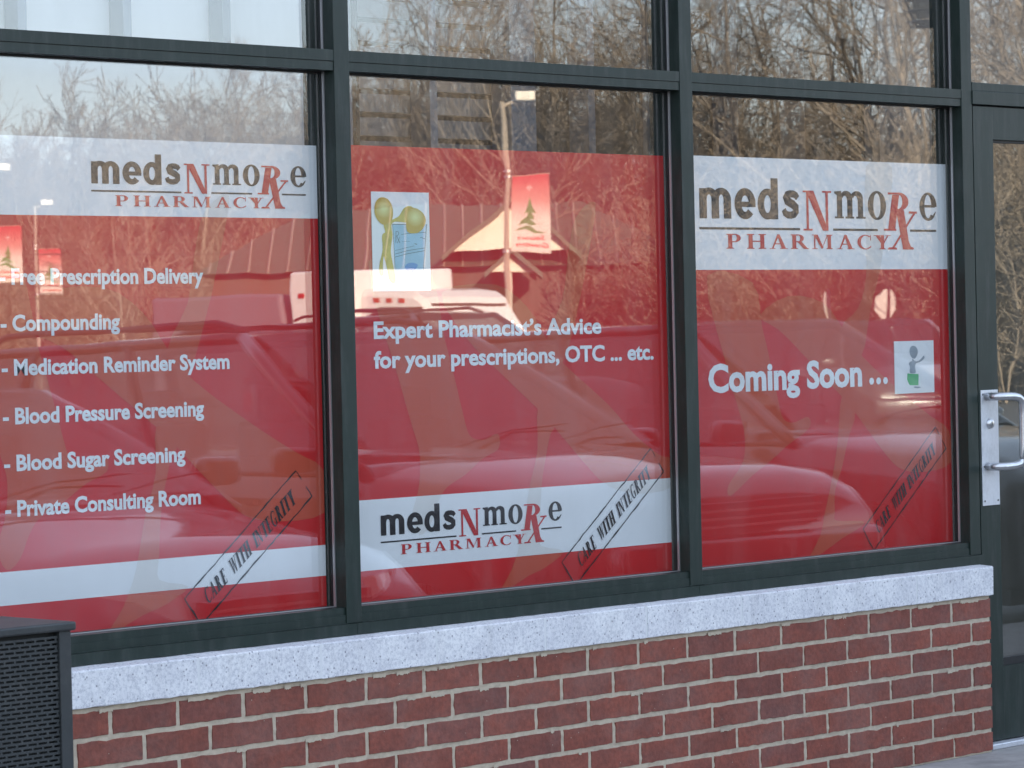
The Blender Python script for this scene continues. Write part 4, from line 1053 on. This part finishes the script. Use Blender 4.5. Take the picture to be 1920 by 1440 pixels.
# ---- white box truck in the sun
tr = thing('box_truck', 'white box truck with a row of roof marker lamps, sunlit in the far lot', 'truck', (31.78, -33.21, lot_z(-33)), R_(-2))
put('cargo_box', boxes((-1.15, 1.15, -0.6, 0.9, .62, 2.78), bev=.05), M['car_white'], tr)
def cab_bm():
    bm = bmesh.new(); n = 20; rows = []
    prof = [(0.92, 2.42), (1.5, 2.44), (2.05, 2.40), (2.22, 2.30), (2.75, 1.50), (2.95, 1.38), (3.45, 1.25), (3.6, 1.10), (3.65, .55), (0.92, .50)]
    for s in (-1.0, -.93, .93, 1.0):
        k = 1.0 if abs(s) < .95 else 0.94
        rows.append([bm.verts.new((s*1.02, .92+(y-.92)*(0.985 if abs(s) > .95 else 1), .5+(z-.5)*k)) for y, z in prof])
    for a, b in zip(rows, rows[1:]):
        for i in range(len(prof)): bm.faces.new((a[i], a[(i+1) % len(prof)], b[(i+1) % len(prof)], b[i]))
    bm.faces.new(rows[0]); bm.faces.new(rows[-1][::-1]); bmesh.ops.recalc_face_normals(bm, faces=bm.faces[:]); return bm
put('cab', cab_bm(), M['car_white'], tr)
put('windshield', boxes((-.85, .85, 2.3, 2.32, 1.55, 2.2)), M['car_inside'], tr).rotation_euler = (0, 0, 0)
for s in (-1, 1): put('side_window', boxes((s*1.03-.008, s*1.03+.008, 1.25, 2.25, 1.52, 2.15)), M['car_inside'], tr)
for k in range(3):
    put('marker_lamp', boxes((-1.165, -1.147, -.40+k*.36, -.27+k*.36, 2.36, 2.43)), M['tail'], tr)
    put('marker_lamp', boxes((-1.035, -1.012, 1.15+k*.28, 1.27+k*.28, 2.22, 2.29)), M['tail'], tr)
for s in (-1, 1):
    for y_ in (-.08, 2.75):
        bm = bmesh.new(); lathe(bm, [(.0, -.12), (.36, -.12), (.39, -.08), (.39, .08), (.36, .12), (0, .12)], 22, 'x', (s*.92, y_, .39)); put('wheel', bm, M['tyre'], tr, True)
put('chassis', boxes((-.9, .9, -.62, 3.4, .42, .62)), M['trim'], tr)
tl = thing('cargo_trailer', 'plain lavender grey cargo trailer standing behind the white truck', 'trailer', (31.7, -35.9, lot_z(-33)), R_(-2))
put('body', boxes((-1.05, 1.05, -1.4, 1.75, .55, 2.42), bev=.06), mat('lavender_grey_paint', (0.17, 0.15, 0.18), 0.5), tl)
put('drawbar', boxes((-.06, .06, 1.75, 1.98, .45, .55)), M['trim'], tl)
for s in (-1, 1):
    bm = bmesh.new(); lathe(bm, [(0, -.10), (.30, -.10), (.33, -.07), (.33, .07), (.30, .10), (0, .10)], 20, 'x', (s*1.16, -.5, .33)); put('wheel', bm, M['tyre'], tl, True)
    put('fender', boxes((s*1.16-.12, s*1.16+.12, -.95, -.05, .68, .72), bev=.01), M['trim'], tl)

# ================================================================ LAMP POSTS with banners
RB = R_(226)
def lamppost(x, y, label, nm='banner'):
    z0 = -0.42
    t = thing('lamp_post', label, 'lamp post', (x, y, z0), RB, 'lamp posts with holiday banners')
    bm = bmesh.new(); lathe(bm, [(.22, 0), (.22, .55), (.18, .62), (.062, .63), (.05, 6.3), (0, 6.3)], 14); put('pole', bm, M['pole'], t, True)
    bm = bmesh.new(); tube(bm, [(0, 0, 6.2), (-.30, 0, 6.38)], .03, 8); put('arm', bm, M['pole'], t)
    put('lamp_head', boxes((-.62, -.22, -.17, .17, 6.33, 6.52), bev=.03), M['pole_white'], t)
    bm = bmesh.new()
    for z in (3.30, 4.86, 4.98): lathe(bm, [(.05, z-.03), (.085, z-.03), (.085, z+.03), (.05, z+.03)], 12)
    put('clamp', bm, M['spacer'], t)
    bm = bmesh.new()
    for z in (3.30, 4.86): tube(bm, [(-.05, 0, z), (-.88, 0, z)], .012, 6)
    put('banner_arm', bm, M['pole'], t)
    b = thing('holiday_banner', 'red and white holiday banner with green tree, '+nm, 'banner', (x, y, z0), RB, 'holiday banners on the lamp posts')
    put('cloth', boxes((-.86, -.10, -.008, .008, 3.29, 4.87)), M['banner_red'], b)
    P = Print(-.0105)
    for pts in ([(-.48, 4.38), (-.44, 4.2), (-.37, 4.08), (-.46, 4.10), (-.40, 3.98), (-.56, 3.99), (-.50, 4.10), (-.59, 4.07), (-.52, 4.2)],
                [(-.28, 3.92), (-.42, 4.02), (-.60, 3.94), (-.50, 3.97), (-.40, 3.92)],
                [(-.74, 3.88), (-.60, 3.86), (-.46, 3.98), (-.22, 3.86), (-.40, 3.90), (-.52, 3.84)],
                [(-.78, 3.68), (-.62, 3.72), (-.44, 3.86), (-.16, 3.74), (-.40, 3.78), (-.58, 3.68)]):
        P.poly(smooth_poly(pts, 2))
    put('tree_print', P.bm, M['banner_green'], b)
    P = Print(-.011)
    for k in range(8):
        a = k*PI/4; r = .085 if k % 2 == 0 else .05
        P.poly([(-.48+math.cos(a-.35)*.018, 4.58+math.sin(a-.35)*.018), (-.48+math.cos(a)*r, 4.58+math.sin(a)*r), (-.48+math.cos(a+.35)*.018, 4.58+math.sin(a+.35)*.018)])
    put('star', P.bm, M['banner_white'], b)
    me = [text_mesh("Season\u2019s", -.76, 3.545, -.011, .085, .54, off=.02, shear=.25), text_mesh('Greetings', -.82, 3.40, -.011, .085, .64, off=.02, shear=.25)]
    put('lettering', flip_to_front(merge_mesh(me)), M['ink_red'], b)
lamppost(41.84, -39.58, 'tall bronze lamp post with cream head in the middle of the lot', 'the largest one in the middle window')
lamppost(48.24, -64.77, 'bronze lamp post at the left edge of the left window', 'cut by the left edge of the photo')
lamppost(62.84, -81.3, 'bronze lamp post beside the words free prescription', 'beside the words free prescription')
lamppost(113.4, -108.0, 'most distant bronze lamp post behind the tall middle one', 'the small one below the largest banner')

# ================================================================ gabled building with green metal roofs
gb = thing('gabled_building', 'long low tan building with green metal roof and cream gables across the lot', 'building', (63.0, -59.6, -0.42), RB)
def gable(parent, x0, x1, zb, za, yf, yb, name='gable', wallm='siding'):
    xc = (x0+x1)/2
    bm = bmesh.new(); vs = [bm.verts.new(p) for p in ((x0, yf, zb), (x1, yf, zb), (xc, yf, za), (x0, yf+.1, zb), (x1, yf+.1, zb), (xc, yf+.1, za))]
    for f in ((0, 1, 2), (5, 4, 3), (0, 3, 4, 1), (1, 4, 5, 2), (2, 5, 3, 0)): bm.faces.new([vs[i] for i in f])
    gbl = put(name, bm, M[wallm], parent)
    bm = bmesh.new(); z = zb+.12
    while z < za-.15:
        f = (z-zb)/(za-zb); hw = (x1-x0)/2*(1-f)
        box(bm, xc-hw, xc+hw, yf-.012, yf-.002, z, z+.025); z += .14
    put('siding_laps', bm, M['pole_white' if wallm == 'siding' else wallm], gbl)
    bm = bmesh.new(); ov = .28 if x1-x0 > 2 else .14; sl_ = (za-zb)/((x1-x0)/2)
    for s in (-1, 1):
        xe = xc+s*((x1-x0)/2+ov); ze = zb-ov*sl_
        a = [(xc, yf-.35, za+.10), (xe, yf-.35, ze+.10), (xe, yb, ze+.10), (xc, yb, za+.10)]; b_ = [(p[0], p[1], p[2]-.16) for p in a]
        va = [bm.verts.new(p) for p in a]; vb = [bm.verts.new(p) for p in b_]
        bm.faces.new(va); bm.faces.new(vb[::-1])
        for i in range(4): bm.faces.new((va[i], vb[i], vb[(i+1) % 4], va[(i+1) % 4]))
    bmesh.ops.recalc_face_normals(bm, faces=bm.faces[:])
    put('gable_roof', bm, M['roof_green'], parent)
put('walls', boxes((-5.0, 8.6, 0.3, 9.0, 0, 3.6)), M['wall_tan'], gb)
bm = bmesh.new()
A = [(-5.6, -.3, 3.62), (9.2, -.3, 3.62), (9.2, 9.6, 3.62), (-5.6, 9.6, 3.62)]; Rg = [(-2.2, 4.6, 5.55), (5.8, 4.6, 5.55)]
va = [bm.verts.new(p) for p in A]; vr = [bm.verts.new(p) for p in Rg]
for f in ((va[0], va[1], vr[1], vr[0]), (va[1], va[2], vr[1]), (va[2], va[3], vr[0], vr[1]), (va[3], va[0], vr[0]), (va[3], va[2], va[1], va[0])): bm.faces.new(f)
bmesh.ops.recalc_face_normals(bm, faces=bm.faces[:])
rf = put('roof', bm, M['roof_green'], gb)
bm = bmesh.new()
for k in range(26):
    x = -5.3+k*.56
    y1_ = min(4.6, -.3+4.9*min(1, (x+5.6)/3.4 if x < -2.2 else (9.2-x)/3.4 if x > 5.8 else 1)); f = (y1_+.3)/4.9
    tube(bm, [(x, -.3, 3.65), (x, y1_, 3.65+1.93*f)], .03, 4)
put('standing_seams', bm, M['pole'], rf)
gable(gb, -1.75, 1.75, 4.05, 5.42, -.9, 4.5)
gable(gb, -.62, .62, 3.38, 3.92, -3.0, -.4, 'porch_gable')
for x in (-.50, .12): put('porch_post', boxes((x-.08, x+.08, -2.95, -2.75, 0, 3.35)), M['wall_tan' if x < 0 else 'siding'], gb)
for x in (-4.0, -2.4, 2.6, 4.4, 6.6): put('window', boxes((x-.45, x+.45, .27, .30, 1.1, 2.5)), M['car_inside'], gb)

# ---- stop sign seen from behind, plus its added ghost image
def stop_sign(x, y, label, rz):
    t = thing('stop_sign', label, 'stop sign', (x, y, -0.42), rz, 'stop signs seen from behind'); t.scale = (.9, .9, 1.0)
    bm = bmesh.new(); fr = [bm.verts.new((.33*math.cos(R_(22.5+45*k)), 0, 2.13+.33*math.sin(R_(22.5+45*k)))) for k in range(8)]
    bk = [bm.verts.new((v.co.x, .006, v.co.z)) for v in fr]; bm.faces.new(fr); bm.faces.new(bk[::-1])
    for k in range(8): bm.faces.new((fr[k], bk[k], bk[(k+1) % 8], fr[(k+1) % 8]))
    bmesh.ops.recalc_face_normals(bm, faces=bm.faces[:])
    put('sign_plate', bm, M['sign_back'], t)
    put('post', boxes((-.03, .03, -.07, -.012, 0, 2.5)), M['trim'], t)
stop_sign(50.27, -36.56, 'octagonal stop sign back, sunlit, mirrored above the words coming soon', R_(184))
stop_sign(49.26, -37.34, 'second stop sign back added for the ghost image of the first, turned almost edge on', R_(152))  # added copy imitating the glass's double reflection of the first sign

# ---- overhead cables
bm = bmesh.new()
for (h0, h1, dz) in ((4.2, 3.6, 0), (3.7, 3.2, 0.0), (3.2, 3.0, 0), (4.9, 4.0, 0)):
    a, b = Vector((40, -95, h0)), Vector((95, -48, h1))
    tube(bm, [a.lerp(b, k/20)+Vector((0, 0, -1.2*4*(k/20)*(1-k/20)*.4)) for k in range(21)], .018, 4)
for p in ((40, -95), (95, -48)): tube(bm, [(p[0], p[1], -.45), (p[0], p[1], 6.0)], .12, 8)
tag(put('overhead_cables', bm, M['wire']), 'thin overhead cables strung low across the far side of the lot', 'cables')

# ================================================================ BARE TREES
def grow_tree(seed, H, r0, n1, n2, n3, lean=0.05, low=0.18, minr=0.008, crook=0.062, multi=1):
    """bare tree as raw verts/faces; returns (trunk verts/faces, twig verts/faces)"""
    rs = random.Random(seed)
    out = {'t': ([], []), 'w': ([], [])}
    def seg(key, pts, rad, n):
        V, Fc = out[key]; base = len(V); d = (pts[-1]-pts[0]).normalized()
        a = Vector((0, 0, 1)) if abs(d.z) < .9 else Vector((1, 0, 0)); u = d.cross(a).normalized(); v = d.cross(u)
        for p, r in zip(pts, rad):
            for k in range(n):
                an = 2*PI*k/n; V.append(p+(u*math.cos(an)+v*math.sin(an))*r)
        for i in range(len(pts)-1):
            for k in range(n):
                k2 = (k+1) % n; Fc.append((base+i*n+k, base+i*n+k2, base+(i+1)*n+k2, base+(i+1)*n+k))
    def branch(p, d, L, r, lvl):
        ns = (9, 6, 4, 3)[lvl]; pts = [p.copy()]; q = p.copy(); dd = d.copy()
        for i in range(ns):
            dd = (dd+Vector((rs.gauss(0, 1), rs.gauss(0, 1), rs.gauss(0, .6)+(.25 if lvl else .15)))*crook*(1+.5*lvl)).normalized()
            q = q+dd*(L/ns); pts.append(q.copy())
        rad = [max(minr, r*(1-.82*i/ns)) for i in range(ns+1)]
        seg('t' if lvl < 2 else 'w', pts, rad, (7, 4, 3, 3)[lvl])
        if lvl == 3: return
        nch = (n1, n2, n3)[lvl]
        for k in range(nch):
            t = (low if lvl == 0 else .15)+(1-(low if lvl == 0 else .15))*((k+rs.random())/nch)
            i = min(ns-1, int(t*ns)); f = t*ns-i; b = pts[i].lerp(pts[i+1], f); dirn = (pts[i+1]-pts[i]).normalized()
            az = rs.uniform(0, 2*PI); tilt = rs.uniform(.45, 1.05) if lvl == 0 else rs.uniform(.35, .95)
            a = Vector((0, 0, 1)) if abs(dirn.z) < .9 else Vector((1, 0, 0)); u = dirn.cross(a).normalized(); v = dirn.cross(u)
            nd = dirn*math.cos(tilt)+(u*math.cos(az)+v*math.sin(az))*math.sin(tilt)
            nl = L*(.62-.34*t)*rs.uniform(.6, 1.15) if lvl == 0 else L*(.60-.25*t)*rs.uniform(.6, 1.2)
            branch(b, nd, max(.25, nl), rad[i]*rs.uniform(.42, .62), lvl+1)
    for m_ in range(multi):
        az = rs.uniform(0, 2*PI)
        ln = lean if multi == 1 else .22
        branch(Vector((0, 0, 0)), Vector((math.cos(az)*ln, math.sin(az)*ln, 1)).normalized(), H*(1-.1*m_), r0, 0)
    return out
def np_mesh(name, V, Fc):
    me = bpy.data.meshes.new(name); me.from_pydata([tuple(v) for v in V], [], Fc); me.update(); return me
protos = []
for s, (H, r0, a, b, c, low, mu) in enumerate([(12.5, .13, 15, 8, 7, .12, 1), (13.5, .16, 16, 8, 7, .20, 1), (11.0, .10, 14, 8, 7, .10, 1), (13.0, .12, 9, 7, 6, .15, 2), (10.0, .08, 13, 7, 7, .05, 1), (14.5, .18, 15, 8, 7, .28, 1), (13.5, .13, 10, 6, 4, .30, 1), (14.0, .11, 9, 6, 4, .35, 2), (12.5, .15, 11, 6, 4, .25, 1)]):
    g_ = grow_tree(100+s, H, r0, a, b, c, low=low, multi=mu, minr=.009)
    protos.append((np_mesh('trunk', *g_['t']), np_mesh('twigs', *g_['w'])))
for me, tw in protos: me.materials.append(M['bark']); tw.materials.append(M['twig'])
CPv = (-5.95, -5.95)
Fv = (0.7236, 0.6903); Rv = (0.6903, -0.7236)
def vpos(px_, t):   # lot position lying in the mirrored view at image column px_ and depth t (used only to fill the wood evenly)
    X = (px_-960)/6195*t
    return (CPv[0]+Fv[0]*t+Rv[0]*X, -(CPv[1]+Fv[1]*t+Rv[1]*X))
rt = random.Random(77)
def tree_near(px_): 
    f = px_/1920
    return 150-62*min(1, max(0, f))
first = {}
ntree = 0
for k in range(118):
    px_ = -260+2480*((k+rt.random())/118)
    t = tree_near(px_)+rt.choice((0, 4, 10, 18, 28, 40))+rt.uniform(-3, 4)
    if px_ > 1230 and rt.random() < .42: continue
    x, y = vpos(px_, t); i = rt.randrange(6) if px_ < 1230 else rt.choice((3, 6, 7, 6, 7, 8))
    if px_ < 500: sc = rt.uniform(.62, .85)
    elif px_ < 660: sc = rt.uniform(.8, 1.0)
    else: sc = rt.uniform(.95, 1.25)
    lab = 'bare brown tree among the crowded trees of the winter wood behind the lot'
    r_ = thing('bare_tree', lab, 'tree', (x, y, -0.45), rt.uniform(0, 2*PI), 'bare trees of the wood behind the lot')
    r_.scale = (sc, sc, sc*rt.uniform(.92, 1.1))
    a = bpy.data.objects.new('trunk', protos[i][0]); COL.objects.link(a); a.parent = r_
    b = bpy.data.objects.new('twigs', protos[i][1]); COL.objects.link(b); b.parent = r_
    ntree += 1
# young tree in the lot
g_ = grow_tree(9, 3.9, .045, 13, 6, 4, low=.35, minr=.006)
yt = thing('young_tree', 'slender young bare tree in the lot mirrored in the left window', 'tree', (32.75, -40.4, -0.42))
put('trunk', np_mesh('trunk', *g_['t']), M['bark'], yt); put('twigs', np_mesh('twigs', *g_['w']), M['twig'], yt)

# the rest of the wood, too dense to count: low-detail stems and brush
def scatter(name, count, seed, hmin, hmax, tmin, tmax, pmin, pmax, material, label, cat, proto_specs, sc=(1, 1)):
    import numpy as np
    rs = random.Random(seed); VV, FF, off = [], [], 0
    P_ = []
    for sp in proto_specs:
        g = grow_tree(*sp[:1], **sp[1]); V = [tuple(v) for v in g['t'][0]]+[tuple(v) for v in g['w'][0]]
        n0 = len(g['t'][0]); Fc = list(g['t'][1])+[tuple(q+n0 for q in f) for f in g['w'][1]]
        P_.append((np.array(V, dtype=np.float32), np.array(Fc, dtype=np.int32)))
    for k in range(count):
        V, Fc = P_[rs.randrange(len(P_))]
        px_ = rs.uniform(pmin, pmax); t = rs.uniform(tmin, tmax)+(tree_near(px_)-tree_near(960)); x, y = vpos(px_, t)
        h = rs.uniform(hmin, hmax); a = rs.uniform(0, 2*PI); c, s = math.cos(a)*h, math.sin(a)*h
        W_ = np.empty_like(V); W_[:, 0] = V[:, 0]*c-V[:, 1]*s+x; W_[:, 1] = V[:, 0]*s+V[:, 1]*c+y; W_[:, 2] = V[:, 2]*h*(.92 if px_ < 560 else 1 if px_ < 1150 or hmax > 1.3 else .74)-.45
        VV.append(W_); FF.append(Fc+off); off += len(V)
    V = np.concatenate(VV); Fc = np.concatenate(FF)
    me = bpy.data.meshes.new(name); me.vertices.add(len(V)); me.vertices.foreach_set('co', V.ravel())
    me.loops.add(Fc.size); me.loops.foreach_set('vertex_index', Fc.ravel()); me.polygons.add(len(Fc))
    me.polygons.foreach_set('loop_start', np.arange(0, Fc.size, 4, dtype=np.int32)); me.update(calc_edges=True); me.validate()
    o = put(name, me, material); o['kind'] = 'stuff'; o['label'] = label; o['category'] = cat
    return o
scatter('far_wood', 420, 3, .85, 1.25, 135, 215, -300, 2250, M['twig'], 'dense far wood of bare winter trees behind the lot', 'wood',
        [(201, dict(H=11, r0=.10, n1=11, n2=5, n3=4, low=.08, minr=.016)), (202, dict(H=12, r0=.09, n1=12, n2=5, n3=4, low=.05, minr=.016)), (203, dict(H=10, r0=.08, n1=11, n2=5, n3=4, low=.05, minr=.016))])
scatter('underbrush', 1500, 4, .7, 1.5, 98, 150, -300, 2250, M['twig'], 'tangled brown underbrush along the edge of the wood', 'brush',
        [(301, dict(H=3.0, r0=.02, n1=6, n2=4, n3=2, low=.05, minr=.009, multi=3)), (302, dict(H=4.2, r0=.025, n1=8, n2=4, n3=2, low=.1, minr=.009, multi=2)), (303, dict(H=2.4, r0=.02, n1=6, n2=4, n3=2, low=.05, minr=.009, multi=3))])
